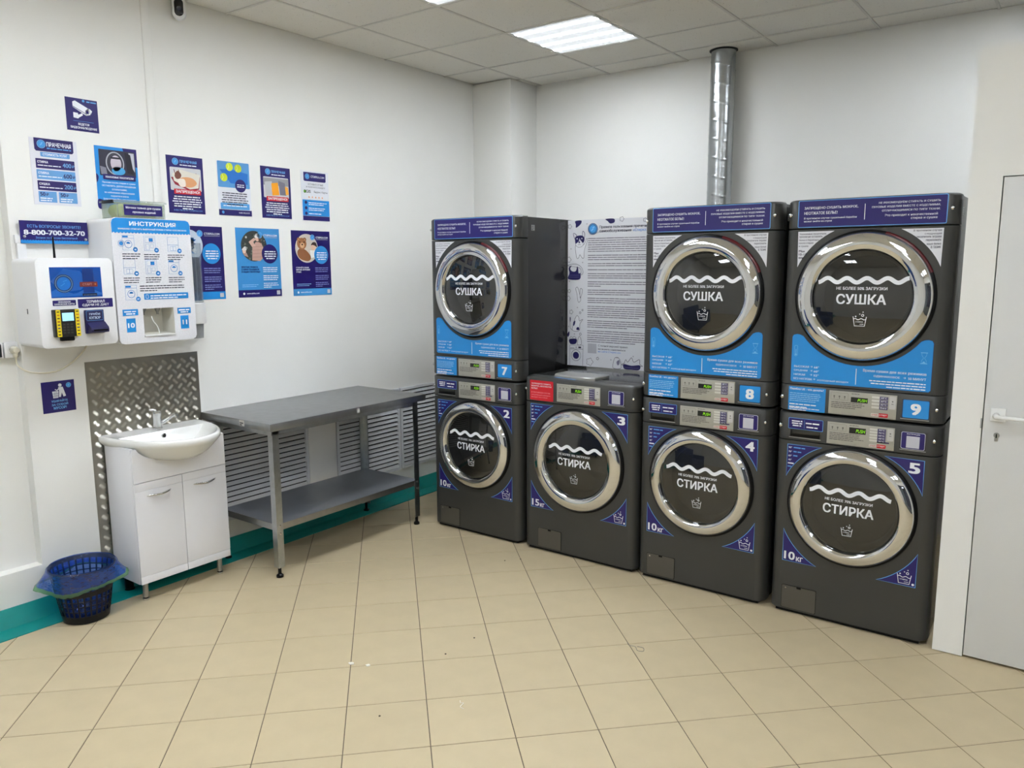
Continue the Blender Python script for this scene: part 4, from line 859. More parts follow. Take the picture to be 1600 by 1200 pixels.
# large posters of the lower row
def big(name, y0, y1, z0, z1, bg, ring_c, label, pic, strip, head):
    o, pr, U, V = sheet(name, y0, z0, y1, z1, bg, label, 'poster', group=GP)
    pic(pr, U, V); logo(pr, B_, U(.53), V(.90), 0.018, 6, False); pr.text(LT, WHITE, 'СТИРКА.COM', U(.62), V(.885), w=0.095, h=0.012, l=8, bold=0.02); pr.rect(LT, WHITE, U(.62), V(.868), U(.94), V(.871), 8)
    pr.circ(B_, ring_c, U(.75), V(.63), 0.056, 6, 36); pr.para(LT, WHITE, U(.62), U(.90), V(.69), 4, 0.0135, 0.5, 'c', 0.7, 8, 3)
    if head:
        for i, t in enumerate(head): pr.text(LT, WHITE if bg == NAVY else NAVY, t, U(.09), V(.425-i*.035), w=0.012*len(t)*0.62, h=0.0095, bold=0.025)
    pr.para(LT, WHITE if bg != NAVY else (140, 150, 210), U(.58), U(.94), V(.45), 3, 0.0115, 0.42, last=.9, seed=5); pr.para(LT, WHITE if bg != NAVY else (140, 150, 210), U(.58), U(.94), V(.33), 3, 0.0115, 0.42, last=.9, seed=6); pr.para(LT, WHITE if bg != NAVY else (140, 150, 210), U(.58), U(.94), V(.22), 3, 0.0115, 0.42, last=.5, seed=7)
    pr.para(LT, (150, 200, 240), U(.09), U(.50), V(.20), 2, 0.010, 0.35, last=.8, seed=8)
    scallop(pr, B_, strip, U(0), U(1), V(.10), 0.040, 28, 2); pr.circ(B_, WHITE, U(.12), V(.052), 0.007, 3, 14); pr.text(LT, WHITE, 'www.stirka.com', U(.18), V(.043), w=0.085, l=4, bold=0.02); pr.rect(B_, (200, 200, 208), U(.88), V(.025), U(.96), V(.085), 3); pr.build()
def pic_girl(pr, U, V):
    pr.circ(PC, (58, 62, 58), U(.40), V(.74), 0.088, 1, 40); rg = random.Random(3)
    for k in range(40):
        a = rg.uniform(0, 2*PI); r = 0.082*math.sqrt(rg.random()); pr.circ(PC, rg.choice([(200, 200, 196), (150, 150, 140), (96, 104, 90), (38, 40, 38)]), U(.40)+r*math.cos(a), V(.74)+r*math.sin(a), rg.uniform(.002, .007), 2, 8)
    pr.poly(PC, (196, 158, 144), [(U(.34), V(.535)), (U(.36), V(.72)), (U(.44), V(.80)), (U(.56), V(.80)), (U(.62), V(.70)), (U(.62), V(.58)), (U(.52), V(.525))], 3)   # quilted coat
    for q in (.58, .63, .68, .73): pr.line(PC, (160, 122, 110), [(U(.36), V(q)), (U(.61), V(q+.01))], 0.0018, 5)
    pr.poly(PC, (208, 172, 156), [(U(.36), V(.72)), (U(.28), V(.80)), (U(.40), V(.86)), (U(.46), V(.84)), (U(.38), V(.80)), (U(.44), V(.74))], 4)
    pr.circ(PC, (222, 188, 168), U(.48), V(.845), 0.014, 5, 20); pr.poly(PC, (84, 58, 46), [(U(.50), V(.875)), (U(.56), V(.85)), (U(.56), V(.78)), (U(.51), V(.80))], 6); blob(pr, PC, (230, 224, 220), [(U(.42), V(.865)), (U(.45), V(.92)), (U(.53), V(.915)), (U(.545), V(.865))], 7)
    pr.circ(PC, (226, 192, 172), U(.17), V(.665), 0.012, 4, 18); blob(pr, PC, (214, 206, 204), [(U(.12), V(.68)), (U(.15), V(.715)), (U(.20), V(.715)), (U(.22), V(.68))], 5); pr.poly(PC, (176, 140, 130), [(U(.13), V(.645)), (U(.22), V(.645)), (U(.26), V(.58)), (U(.17), V(.60))], 3)
def pic_bear(pr, U, V):
    pr.circ(PC, (206, 196, 184), U(.38), V(.73), 0.088, 1, 40)
    blob(pr, PC, (150, 98, 64), [(U(.14), V(.68)), (U(.22), V(.73)), (U(.36), V(.70)), (U(.48), V(.60)), (U(.42), V(.535)), (U(.26), V(.55)), (U(.16), V(.60))], 2)
    for q in (.175, .335): pr.circ(PC, (140, 90, 58), U(q), V(.865), 0.012, 3, 18); pr.circ(PC, (196, 150, 112), U(q), V(.865), 0.006, 4, 14)
    pr.circ(PC, (166, 112, 74), U(.255), V(.80), 0.036, 4, 28); pr.circ(PC, (206, 164, 126), U(.265), V(.775), 0.017, 5, 20); pr.circ(PC, (40, 26, 20), U(.265), V(.787), 0.0055, 6, 12)
    for q in (.205, .315): pr.circ(PC, (30, 20, 16), U(q), V(.825), 0.0042, 6, 10)
    pr.circ(PC, (228, 190, 166), U(.55), V(.75), 0.020, 3, 20); blob(pr, PC, (60, 42, 38), [(U(.49), V(.78)), (U(.54), V(.825)), (U(.62), V(.82)), (U(.65), V(.75)), (U(.60), V(.77)), (U(.54), V(.785))], 4); pr.poly(PC, (236, 232, 228), [(U(.46), V(.70)), (U(.60), V(.705)), (U(.62), V(.60)), (U(.48), V(.58))], 2)
def pic_sneak(pr, U, V):
    pr.circ(PC, (196, 206, 220), U(.30), V(.74), 0.085, 1, 40); rg = random.Random(5)
    for k in range(22): pr.poly(PC, rg.choice([(60, 120, 190), (230, 232, 238), (90, 150, 214)]), [(U(.10)+rg.uniform(0, .11), V(.62)+rg.uniform(0, .09)) for q in range(3)], 2)
big('laundry_poster', 1.003, 1.303, 1.481, 1.880, NAVY, BLUE, 'tall navy poster with blue bubble, partly hidden by the dispenser and clear tube', pic_sneak, BLUE, None)
big('coat_poster', 1.388, 1.688, 1.484, 1.881, (62, 142, 206), NAVY, 'tall light blue poster with a round photo of a person in a pink coat', pic_girl, NAVY, ('ПРОСТЫЕ ПРАВИЛА', 'СТИРКИ ПУХОВИКОВ', 'В НАШИХ ПРАЧЕЧНЫХ'))
big('soft_toy_poster', 1.776, 2.078, 1.480, 1.878, NAVY, (48, 140, 210), 'tall navy poster with a round photo of a brown teddy bear', pic_bear, (70, 150, 214), ('СТИРАЙТЕ ВАШИ', 'МЯГКИЕ ИГРУШКИ', 'У НАС'))
# litter sign
o, pr, U, V = sheet('litter_sign', 0.290, 0.974, 0.440, 1.124, NAVY, 'square navy sign with a white figure throwing litter, above the waste basket', 'sign', group=GP)
pr.circ('pictogram', WHITE, U(.56), V(.86), 0.008, 1, 16); pr.poly('pictogram', WHITE, [(U(.50), V(.80)), (U(.64), V(.80)), (U(.72), V(.50)), (U(.64), V(.48)), (U(.60), V(.62)), (U(.56), V(.48)), (U(.50), V(.48)), (U(.52), V(.70))], 1); pr.line('pictogram', WHITE, [(U(.54), V(.77)), (U(.46), V(.70)), (U(.40), V(.74))], 0.005, 1)
pr.poly('pictogram', WHITE, [(U(.31), V(.68)), (U(.50), V(.68)), (U(.48), V(.46)), (U(.33), V(.46))], 1)
for q in (.37, .41, .45): pr.line('pictogram', NAVY, [(U(q), V(.66)), (U(q), V(.47))], 0.0012, 2)
for q in (.53, .60): pr.line('pictogram', NAVY, [(U(.32), V(q)), (U(.49), V(q))], 0.0012, 2)
logo(pr, 'pictogram', U(.82), V(.84), 0.012, 1, False)
for i, (t, ww) in enumerate((('УБИРАЙТЕ', .074), ('ЗА СОБОЙ', .074), ('МУСОР!', .058))): pr.text(LT, (120, 185, 240), t, U(.51), V(.33-i*.115), w=ww, h=0.0125, al='c', bold=0.025)
pr.build()

# ------------------------------------------------------------------ payment terminal
tx = empty('payment_terminal', (XW, 0.384, 1.303), 'white wall-mounted payment terminal with blue screen and yellow card reader', 'payment terminal')
FX = 0.2                                                 # world x of the terminal and dispenser fronts
def rbox(name, y0, z0, y1, z1, x0, x1, r, material, root, rl, edge=0.006):
    """box standing off the wall with rounded outline; rl = root location"""
    o_ = [(y-rl[1], z-rl[2]) for y, z in rrect(y0, z0, y1, z1, r, 6)]; m = MB(); X0, X1 = x0-rl[0], x1-rl[0]
    m.rings([[(X0, a, b) for a, b in o_], [(X1-edge, a, b) for a, b in o_], [(X1-edge*0.3, a, b) for a, b in offs(o_, edge*0.3)], [(X1, a, b) for a, b in offs(o_, edge)]], material, True, True, True)
    return m.build(name, root, 35)
TL_ = tx.location
rbox('housing', 0.216, 1.304, 0.552, 1.701, XW+0.001, FX-0.008, 0.022, m_plast, tx, TL_, 0.003)
rbox('front_gap', 0.217, 1.305, 0.551, 1.700, FX-0.009, FX-0.0055, 0.022, m_black, tx, TL_, 0.001)
rbox('front_plate', 0.2145, 1.3025, 0.5535, 1.7025, FX-0.006, FX, 0.024, m_plast, tx, TL_, 0.003)
pr = Print(tx, (FX-TL_.x+0.0006, -TL_.y, -TL_.z), WU, ZV, WN)
pr.mb('lock').box((0.12, 0.214-TL_.y, 1.455-TL_.z), (0.124, 0.2165-TL_.y, 1.478-TL_.z), m_black)
scr = MB(); scr.box((FX-TL_.x-0.001, 0.271-TL_.y, 1.526-TL_.z), (FX-TL_.x+0.0015, 0.495-TL_.y, 1.662-TL_.z), emis('screen_blue', (4, 62, 138), 0.35)); so = scr.build('screen', tx)
ps = Print(so, (FX-TL_.x+0.0016, -TL_.y, -TL_.z), WU, ZV, WN)
ps.poly('screen_image', (8, 84, 170), [(0.272, 1.60), (0.33, 1.655), (0.40, 1.645), (0.44, 1.60), (0.40, 1.56), (0.32, 1.55)], 1); ps.poly('screen_image', (20, 96, 184), [(0.272, 1.545)] + [(0.272+0.223*k/12, 1.555+0.012*math.sin(k*0.9)) for k in range(13)] + [(0.495, 1.535), (0.272, 1.530)], 2); ps.rect('screen_image', (4, 50, 124), 0.410, 1.545, 0.46, 1.655, 2.5)
ps.ring('screen_image', (16, 30, 62), 0.327, 1.589, 0.031, 0.041, 3, 40); ps.ring('screen_image', (110, 140, 180), 0.327, 1.589, 0.0345, 0.0375, 4, 40); ps.circ('screen_image', (20, 110, 196), 0.327, 1.589, 0.029, 3, 32); ps.line('screen_image', (60, 140, 214), [(0.313, 1.578), (0.331, 1.590), (0.324, 1.598), (0.341, 1.604)], 0.003, 4)
ps.rr('screen_image', (120, 44, 40), 0.396, 1.573, 0.475, 1.595, 0.002, 3); ps.text('screen_image', (190, 150, 150), 'СТАРТ', 0.408, 1.579, w=0.042, h=0.010, l=5); ps.circ('screen_image', (190, 120, 60), 0.465, 1.584, 0.004, 5, 10); ps.rr('screen_image', (8, 20, 50), 0.405, 1.531, 0.470, 1.543, 0.002, 3); ps.para('screen_image', (90, 110, 150), 0.410, 0.466, 1.542, 1, 0.008, 0.4, last=1, l=5)
ps.build()
def plate(u0, v0, u1, v1, c, lines, name):
    b = Print(tx, (FX-TL_.x+0.0006, -TL_.y, -TL_.z), WU, ZV, WN); b.rr(name, c, u0, v0, u1, v1, 0.003, 1); st = b.build()[0]
    q = Print(st, (FX-TL_.x+0.0006, -TL_.y, -TL_.z), WU, ZV, WN); n = len(lines); H = (v1-v0)
    for i, (t, ww) in enumerate(lines): q.text(LT, WHITE, t, (u0+u1)/2, v1 - H*(0.12+ (i+0.85)*0.80/n), w=ww, h=H*0.60/n, al='c', l=3, bold=0.025)
    q.build()
plate(0.273, 1.491, 0.373, 1.515, NAVY, (('ПРИНИМАЕМ', 0.052), ('БАНКОВСКИЕ КАРТЫ', 0.086)), 'card_plate')
plate(0.381, 1.477, 0.540, 1.518, NAVY, (('ТЕРМИНАЛ', 0.082), ('СДАЧИ НЕ ДАЕТ', 0.120)), 'no_change_plate')
pr.build()
cr = empty('card_reader', (FX-TL_.x, 0.318-TL_.y, 1.353-TL_.z)); cr.parent = tx
m = MB(); m.box((0, -0.055, 0), (0.026, 0.054, 0.122), mat('reader_black', (20, 20, 21), 0.4), 0.004); m.box((0.002, -0.030, -0.019), (0.022, 0.028, 0.004), m_black, 0.004); m.build('reader_body', cr, 40)
q = Print(cr, (0.0262, 0, 0), WU, ZV, WN)
for a in (-0.047, 0.035):
    q.rect('card_logos', (230, 205, 20), a, 0.001, a+0.019, 0.121, 1)
    for k, c in enumerate(((40, 40, 40), (70, 66, 20), (60, 60, 120), (60, 60, 60), (150, 60, 40), (70, 66, 30), (200, 110, 20), (50, 50, 40))): q.rect('card_logos', c, a+0.004, 0.008+k*0.0145, a+0.015, 0.013+k*0.0145, 2)
q.rect('keys', (10, 10, 10), -0.024, 0.010, 0.026, 0.066, 1)
for i in range(3):
    for j in range(4): q.rr('keys', (52, 50, 46), -0.021+i*0.016, 0.014+j*0.0125, -0.010+i*0.016, 0.022+j*0.0125, 0.001, 2)
q.build()
m = MB(); m.box((0.0262, -0.021, 0.071), (0.0272, 0.028, 0.107), emis('reader_screen', (150, 215, 240), 0.75)); rs_ = m.build('reader_screen', cr)
ba = empty('bill_acceptor', (FX-TL_.x, 0.446-TL_.y, 1.359-TL_.z)); ba.parent = tx; m_navyp = mat('navy_plastic', (26, 24, 74), 0.35)
m = MB(); m.box((0, -0.043, 0), (0.012, 0.043, 0.108), m_navyp, 0.003); m.prism([(0.012, 0.002), (0.045, 0.006), (0.048, 0.018), (0.045, 0.028), (0.012, 0.052)], 'y', -0.036, 0.045, m_navyp); m.build('acceptor_body', ba, 30)
m = MB(); m.box((0.044, -0.026, 0.013), (0.0492, 0.038, 0.020), m_black); m.build('note_slot', ba)
q = Print(ba, (0.0123, 0, 0), WU, ZV, WN); q.line(LT, SKY, rrect(-0.037, 0.060, 0.037, 0.104, 0.004), 0.0012, 1, True); q.text(LT, (200, 215, 240), 'ПРИЁМ', 0.0, 0.084, w=0.048, h=0.012, al='c', bold=0.02); q.text(LT, (200, 215, 240), 'КУПЮР', 0.0, 0.066, w=0.050, h=0.012, al='c', bold=0.02); q.build()
m = MB(); m.lathe([(0.0055, 0), (0.0045, 0.04), (0.004, 0.094), (0.003, 0.098)], (0.13, 0.347-TL_.y, 1.700-TL_.z), 'z', m_black, 10, True, True); m.build('antenna', tx, 40)

# sockets, plug and lead in the recess, trunking
XRC = XW-0.062
s1 = empty('wall_socket', (XRC, 0.145, 1.25), 'white double wall socket with one black frame at the left edge of the photo', 'socket')
m = MB(); m.box((0, 0.020, 0), (0.028, 0.094, 0.072), m_plast, 0.005); m.build('socket_frame', s1, 40)
m = MB(); m.box((0, -0.060, 0), (0.028, 0.016, 0.072), m_plast, 0.005); m.box((0.026, -0.054, 0.006), (0.0295, 0.008, 0.066), mat('socket_black', (24, 27, 32), 0.4), 0.003); m.build('black_socket', s1, 40)
m = MB(); m.lathe([(0.024, 0.028), (0.024, 0.031), (0.020, 0.031), (0.019, 0.026)], (0, 0.057, 0.036), 'x', m_plast, 24); m.build('socket_well', s1, 40)
pl = empty('power_plug', (XRC+0.03, 0.202, 1.286), 'cream plug in the white socket with lead looping under the payment terminal', 'plug'); m_cream = mat('cream_plastic', (226, 220, 200), 0.4)
m = MB(); m.lathe([(0.018, 0.0), (0.018, 0.016), (0.013, 0.034), (0.0005, 0.036)], (0, 0, 0), 'x', m_cream, 20, True); m.box((0.006, -0.009, -0.034), (0.028, 0.009, 0.0), m_cream, 0.004); m.build('plug_body', pl, 40)
P0 = pl.location; pts = [(XRC+0.047, 0.202, 1.256), (XRC+0.05, 0.206, 1.215), (XRC+0.07, 0.236, 1.185), (XW+0.012, 0.30, 1.170), (XW+0.010, 0.37, 1.175), (XW+0.010, 0.44, 1.210), (XW+0.010, 0.50, 1.265), (XW+0.010, 0.525, 1.31)]
m = MB(); m.tube([(a-P0.x, b-P0.y, c-P0.z) for a, b, c in bez(pts, 6)], 0.0042, m_cream, 8); m.build('lead', pl, 60)
tr = empty('cable_trunking', (XW, 0.40, 1.70), 'white cable trunking behind the phone sign', 'trunking')
m = MB(); m.box((0, -0.165, 0.070), (0.018, 0.180, 0.108), m_plast, 0.002); m.build('trunking_run', tr, 40); m = MB(); m.box((0, -0.160, 0.0), (0.020, -0.122, 0.0699), m_plast, 0.002); m.build('trunking_drop', tr, 40)

# ------------------------------------------------------------------ powder and softener dispenser
dp = empty('detergent_dispenser', (XW, 0.762, 1.295), 'white wall-mounted detergent dispenser with blue headed washing instructions', 'dispenser')
DL = dp.location
o_ = [(y-DL.y, z-DL.z) for y, z in rrect(0.562, 1.296, 0.960, 1.890, 0.022, 6)]
m = MB(); m.rings([[(x-DL.x, a, b) for a, b in p] for x, p in ((XW+0.001, o_), (FX-0.009, o_), (FX-0.0062, offs(o_, 0.0012)), (FX-0.0062, offs(o_, 0.010)), (FX-0.03, offs(o_, 0.010)))], m_plast, True, True); m.build('housing', dp, 35)
m = MB(); o2 = offs(o_, -0.0002); m.rings([[(x-DL.x, a, b) for a, b in o2] for x in (FX-0.0092, FX-0.0062)], m_black); m.build('front_gap', dp)
m_spk = mat('instruction_print', (224, 224, 228), 0.35, 0, 0.05, 160)
# front plate with the dispensing niche
o_ = [(y, z) for y, z in rrect(0.560, 1.294, 0.962, 1.892, 0.024, 6)]; nb = [(0.684, 1.328), (0.844, 1.328), (0.844, 1.460), (0.684, 1.460)]
m = MB(); L3 = lambda x, y, z: (x-DL.x, y-DL.y, z-DL.z)
def ring_to_rect(m, outer, rect, x, material):
    u0, v0 = rect[0]; u1, v1 = rect[2]
    pieces = [[(0.560, 1.294), (0.962, 1.294), (0.962, v0), (0.560, v0)], [(0.560, v1), (0.962, v1), (0.962, 1.892), (0.560, 1.892)], [(0.560, v0), (u0, v0), (u0, v1), (0.560, v1)], [(u1, v0), (0.962, v0), (0.962, v1), (u1, v1)]]
    r = 0.022
    pieces[0] = [(0.560, v0), (0.560, 1.294+r), (0.5664, 1.294+0.0064), (0.560+r, 1.294), (0.962-r, 1.294), (0.9556, 1.3004), (0.962, 1.294+r), (0.962, v0)]
    pieces[1] = [(0.962, v1), (0.962, 1.892-r), (0.9556, 1.8856), (0.962-r, 1.892), (0.560+r, 1.892), (0.5664, 1.8856), (0.560, 1.892-r), (0.560, v1)]
    for p in pieces: m.prism([(a-DL.y, b-DL.z) for a, b in p], 'x', FX-0.006-DL.x, x-DL.x, material)
ring_to_rect(m, o_, nb, FX, m_spk); fp = m.build('front_plate', dp)
m = MB(); nd = 0.10
m.add([L3(FX, *nb[0]), L3(FX, *nb[1]), L3(FX, *nb[2]), L3(FX, *nb[3]), L3(FX-nd, 0.69, 1.336), L3(FX-nd, 0.838, 1.336), L3(FX-nd, 0.838, 1.455), L3(FX-nd, 0.69, 1.455)], [(0, 1, 5, 4), (1, 2, 6, 5), (2, 3, 7, 6), (3, 0, 4, 7), (4, 5, 6, 7)], mat('niche_white', (214, 212, 202), 0.4, 0, 0.02, 6)); m.box(L3(FX-0.02, 0.684, 1.324), L3(FX+0.006, 0.846, 1.330), m_plast, 0.001); m.build('dispensing_niche', dp)
for y in (0.700, 0.772):
    m = MB(); m.lathe([(0.014, 0.0), (0.012, -0.010), (0.006, -0.022), (0.005, -0.032), (0.0005, -0.032)], L3(FX-0.025, y, 1.460), 'z', mat('nozzle_grey', (128, 128, 126), 0.4), 16); m.build('nozzle', dp, 40)
m = MB(); m.tube([L3(*p) for p in bez([(FX-0.03, 0.742, 1.420), (FX-0.02, 0.745, 1.395), (FX-0.015, 0.760, 1.372), (FX-0.015, 0.768, 1.345), (FX-0.015, 0.770, 1.331)], 5)], 0.0022, m_plast, 6); m.build('hose', dp, 60)
pr = Print(dp, (FX-DL.x+0.0004, -DL.y, -DL.z), WU, ZV, WN)
hp = [(0.562, 1.826)] + [(0.562+0.398*k/(24*4), 1.822 - 0.003*math.cos(2*PI*k/4)) for k in range(24*4+1)] + [(0.960, 1.868), (0.953, 1.884), (0.938, 1.890), (0.584, 1.890), (0.569, 1.884), (0.562, 1.868)]
pr.poly('header', BLUE, hp, 1); pr.text(LT, WHITE, 'ИНСТРУКЦИЯ', 0.766, 1.853, w=0.234, h=0.023, al='c', bold=0.04); pr.text(LT, WHITE, 'ВНИМАНИЕ! ОТМЕНИТЬ ВЫБРАННЫЙ РЕЖИМ СТИРКИ НЕВОЗМОЖНО!', 0.766, 1.837, w=0.348, al='c', bold=0.02)
IC = (40, 130, 205)
def icon(u, v, kind, no):
    w_, h_ = 0.057, 0.070; lw = 0.0012
    if kind == 'w':
        pr.line('icons', IC, [(u, v), (u+w_, v), (u+w_, v+h_), (u, v+h_)], lw, 1, True); pr.rect('icons', IC, u+0.002, v+h_*0.84, u+w_*0.5, v+h_*0.96, 1); pr.line('icons', IC, [(u, v+h_*0.8), (u+w_, v+h_*0.8)], lw, 1); pr.ring('icons', IC, u+w_*0.5, v+h_*0.40, 0.0165, 0.0185, 1, 24); blob(pr, 'icons', IC, [(u+w_*0.32, v+h_*0.46), (u+w_*0.5, v+h_*0.56), (u+w_*0.70, v+h_*0.46), (u+w_*0.5, v+h_*0.42)], 1)
    elif kind == 't':
        pr.line('icons', IC, [(u, v), (u+w_, v), (u+w_, v+h_), (u, v+h_)], lw, 1, True); pr.line('icons', IC, [(u+w_*.12, v+h_*.55), (u+w_*.9, v+h_*.55), (u+w_*.9, v+h_*.92), (u+w_*.12, v+h_*.92)], lw, 1, True); pr.rect('icons', IC, u+w_*.45, v+h_*.62, u+w_*.80, v+h_*.86, 1); pr.line('icons', IC, [(u+w_*.14, v+h_*.06), (u+w_*.45, v+h_*.06), (u+w_*.45, v+h_*.44), (u+w_*.14, v+h_*.44)], lw, 1, True); pr.line('icons', IC, [(u+w_*.56, v+h_*.20), (u+w_*.84, v+h_*.20), (u+w_*.84, v+h_*.44), (u+w_*.56, v+h_*.44)], lw, 1, True)
    else:
        pr.line('icons', IC, [(u, v), (u+w_, v), (u+w_, v+h_), (u, v+h_)], lw, 1, True); pr.line('icons', IC, [(u, v+h_*.45), (u+w_, v+h_*.45)], lw, 1); pr.line('icons', IC, [(u+w_*.22, v+h_*.06), (u+w_*.75, v+h_*.06), (u+w_*.75, v+h_*.34), (u+w_*.22, v+h_*.34)], lw, 1, True); pr.line('icons', IC, [(u+w_*.48, v+h_*.06), (u+w_*.48, v+h_*.34)], lw, 1)
    pr.circ('icons', (34, 128, 204), u+w_+0.004, v+0.003, 0.0115, 2, 20); pr.text(LT, WHITE, no, u+w_+0.004, v-0.001, h=0.0075, al='c', l=4, bold=0.02)
for k, (u, v, kd, n_) in enumerate(((0.608, 1.741, 'w', '01'), (0.714, 1.739, 't', '02'), (0.835, 1.737, 'b', '03'), (0.605, 1.627, 'b', '04'), (0.714, 1.627, 't', '05'), (0.832, 1.626, 'w', '06'))):
    icon(u, v, kd, n_); pr.para(LT, (70, 72, 84), u-0.004, u+0.086, v-0.010, 3, 0.0105, 0.42, 'l', 0.8, 2, k)
icon(0.604, 1.505, 'w', '07'); pr.para(LT, (70, 72, 84), 0.677, 0.924, 1.578, 3, 0.0112, 0.42, 'l', 0.35, 2, 17)
pr.circ('icons', IC, 0.602, 1.772, 0.010, 2, 16); pr.ring('icons', IC, 0.602, 1.772, 0.014, 0.0155, 2, 20)
pr.rr('note_band', BLUE, 0.695, 1.503, 0.928, 1.533, 0.004, 1); pr.para(LT, WHITE, 0.727, 0.918, 1.530, 2, 0.0115, 0.5, 'l', 0.75, 3, 22); pr.line(LT, WHITE, rrect(0.704, 1.509, 0.716, 1.527, 0.003), 0.0015, 3, True)
for y0, z0, y1, z1, n_, tt in ((0.583, 1.430, 0.659, 1.460, '10', ('ГЕЛЬ ДЛЯ СТИРКИ', 'АВТОМАТ')), (0.863, 1.427, 0.936, 1.456, '11', ('КОНДИЦИОНЕР', 'ДЛЯ БЕЛЬЯ'))):
    pr.rect('number_labels', BLUE, y0, z0, y1, z1, 1); pr.para(LT, WHITE, y0+0.006, y1-0.006, z1-0.003, 2, 0.011, 0.6, 'c', 0.7, 3, 6)
    c_ = 0.6205 if n_ == '10' else 0.899; pr.rect('number_labels', BLUE, c_-0.0225, 1.350, c_+0.0225, 1.4165, 1); pr.text(LT, WHITE, n_, c_, 1.372, w=0.031 if n_ == '10' else 0.022, h=0.022, al='c', l=3, bold=0.04)
pr.build()
# clear box of dryer balls on the dispenser
bx = empty('ball_box', (0.11, 0.725, 1.892), 'clear plastic box of tennis balls with navy label, on top of the dispenser', 'box')
m = MB(); yo, yi, xo, xi, hh = 0.118, 0.112, 0.075, 0.069, 0.072
for sx, sy in ((1, 0), (-1, 0), (0, 1), (0, -1)):
    if sx: m.box((sx*xo if sx < 0 else xi, -yo, 0.001), (sx*xi if sx < 0 else xo, yo, hh), m_clear)
    else: m.box((-xi, -yo if sy < 0 else yi, 0.001), (xi, -yi if sy < 0 else yo, hh), m_clear)
m.box((-xi, -yi, 0.001), (xi, yi, 0.004), m_clear); m.build('tub', bx)
m = MB(); m.box((-xo-0.006, -yo-0.008, hh+0.001), (xo+0.006, yo+0.008, hh+0.011), m_clear, 0.003); m.build('lid', bx, 40)
m = MB(); m.box((-0.05, -yo-0.012, hh-0.004), (0.05, -yo-0.002, hh+0.013), m_black, 0.003); m.build('clip', bx, 40)
bl = Print(bx, (xo+0.0006, -0.725, -1.892), WU, ZV, WN); bl.rect('box_label', NAVY, 0.636, 1.906, 0.828, 1.955, 1); lb = bl.build()[0]
q = Print(lb, (xo+0.0006, -0.725, -1.892), WU, ZV, WN); q.text(LT, WHITE, 'Мячики только для сушки', 0.732, 1.934, w=0.172, al='c', bold=0.02, l=2); q.text(LT, WHITE, 'пуховых изделий', 0.735, 1.914, w=0.114, al='c', bold=0.02, l=2); q.build()
m_ball = mat('tennis_felt', (196, 206, 90), 0.95, 0, 0.08, 60, 0.3, 300)
bmesh_ball = None
for k, (x, y) in enumerate(((-0.03, -0.075), (0.032, -0.078), (-0.032, -0.005), (0.034, -0.008), (-0.03, 0.066), (0.033, 0.062))):
    if bmesh_ball is None:
        m = MB(); m.lathe([(0.0005, -0.032)] + [(0.032*math.cos(a), 0.032*math.sin(a)) for a in [math.radians(-75+15*i) for i in range(11)]] + [(0.0005, 0.032)], (0, 0, 0), 'z', m_ball, 18); o = m.build('tennis_ball', None, 60); bmesh_ball = o.data
    else: o = bpy.data.objects.new('tennis_ball', bmesh_ball); COL.objects.link(o)
    o.location = (0.11+x, 0.725+y, 1.892+0.0365); tag(o, 'yellow-green tennis ball inside the clear box on the dispenser', 'ball', 'tennis balls in the clear box')
# cup tube beside the dispenser
ct = empty('cup_tube', (0.03, 1.068, 1.28), 'clear tube of disposable cups with white collar, right of the dispenser', 'cup holder')
m = MB(); m.lathe([(0.046, 0.19), (0.046, 0.505), (0.043, 0.505), (0.043, 0.19)], (0, 0, 0), 'z', m_tube, 32); m.build('tube', ct, 40)
m = MB(); m.lathe([(0.040, 0.20), (0.041, 0.43), (0.036, 0.432), (0.035, 0.20)], (0, 0, 0), 'z', film('cup_plastic', (226, 230, 236), 1.3, 0.1, 0.14, (200, 206, 216)), 28); m.build('cup_stack', ct, 40)
m = MB(); m.lathe([(0.050, 0.078), (0.052, 0.082), (0.052, 0.186), (0.048, 0.19), (0.040, 0.19), (0.040, 0.078), (0.05, 0.078)], (0, 0, 0), 'z', m_plast, 32); m.build('collar', ct, 40)
m = MB(); m.lathe([(0.034, 0.0), (0.038, 0.08), (0.036, 0.08), (0.032, 0.0)], (0, 0, 0), 'z', film('cup_plastic2', (214, 216, 218), 1.4, 0.1, 0.4, (210, 212, 214)), 28); m.build('cup', ct, 40)
m = MB(); m.box((-0.068, -0.02, 0.09), (-0.045, 0.02, 0.17), m_plast); m.build('bracket', ct)
# dome camera under the ceiling
cc = empty('security_camera', (0.0, 1.107, 2.914), 'small white security camera with black lens face high in the left corner', 'camera')
dirc = Vector((0.80, -0.58, -0.12)).normalized(); sd = Vector((0.58, 0.80, 0)).normalized()
def capsule(r, hh_, d0, d1, material, name, sc=1.0):
    m = MB(); rs = []; o2 = []
    for k in range(32):
        a = 2*PI*k/32; o2.append((r*math.cos(a), r*math.sin(a) + (hh_ if math.sin(a) >= 0 else -hh_)))
    for d, s_ in ((d0, 0.80), (d0+(d1-d0)*0.3, 0.97), (d1-0.008, 1.0), (d1-0.002, 0.96), (d1, 0.88)): rs.append([tuple(dirc*d + sd*(p[0]*s_) + Vector((0, 0, 1))*(p[1]*s_) + Vector((0, 0, 0.065))) for p in o2])
    m.rings(rs, material, True, True, True); return m.build(name, cc, 40)
capsule(0.033, 0.028, -0.03, 0.030, m_plast, 'camera_housing'); capsule(0.0235, 0.022, 0.026, 0.0315, mat('lens_black', (10, 11, 13), 0.12), 'camera_face')
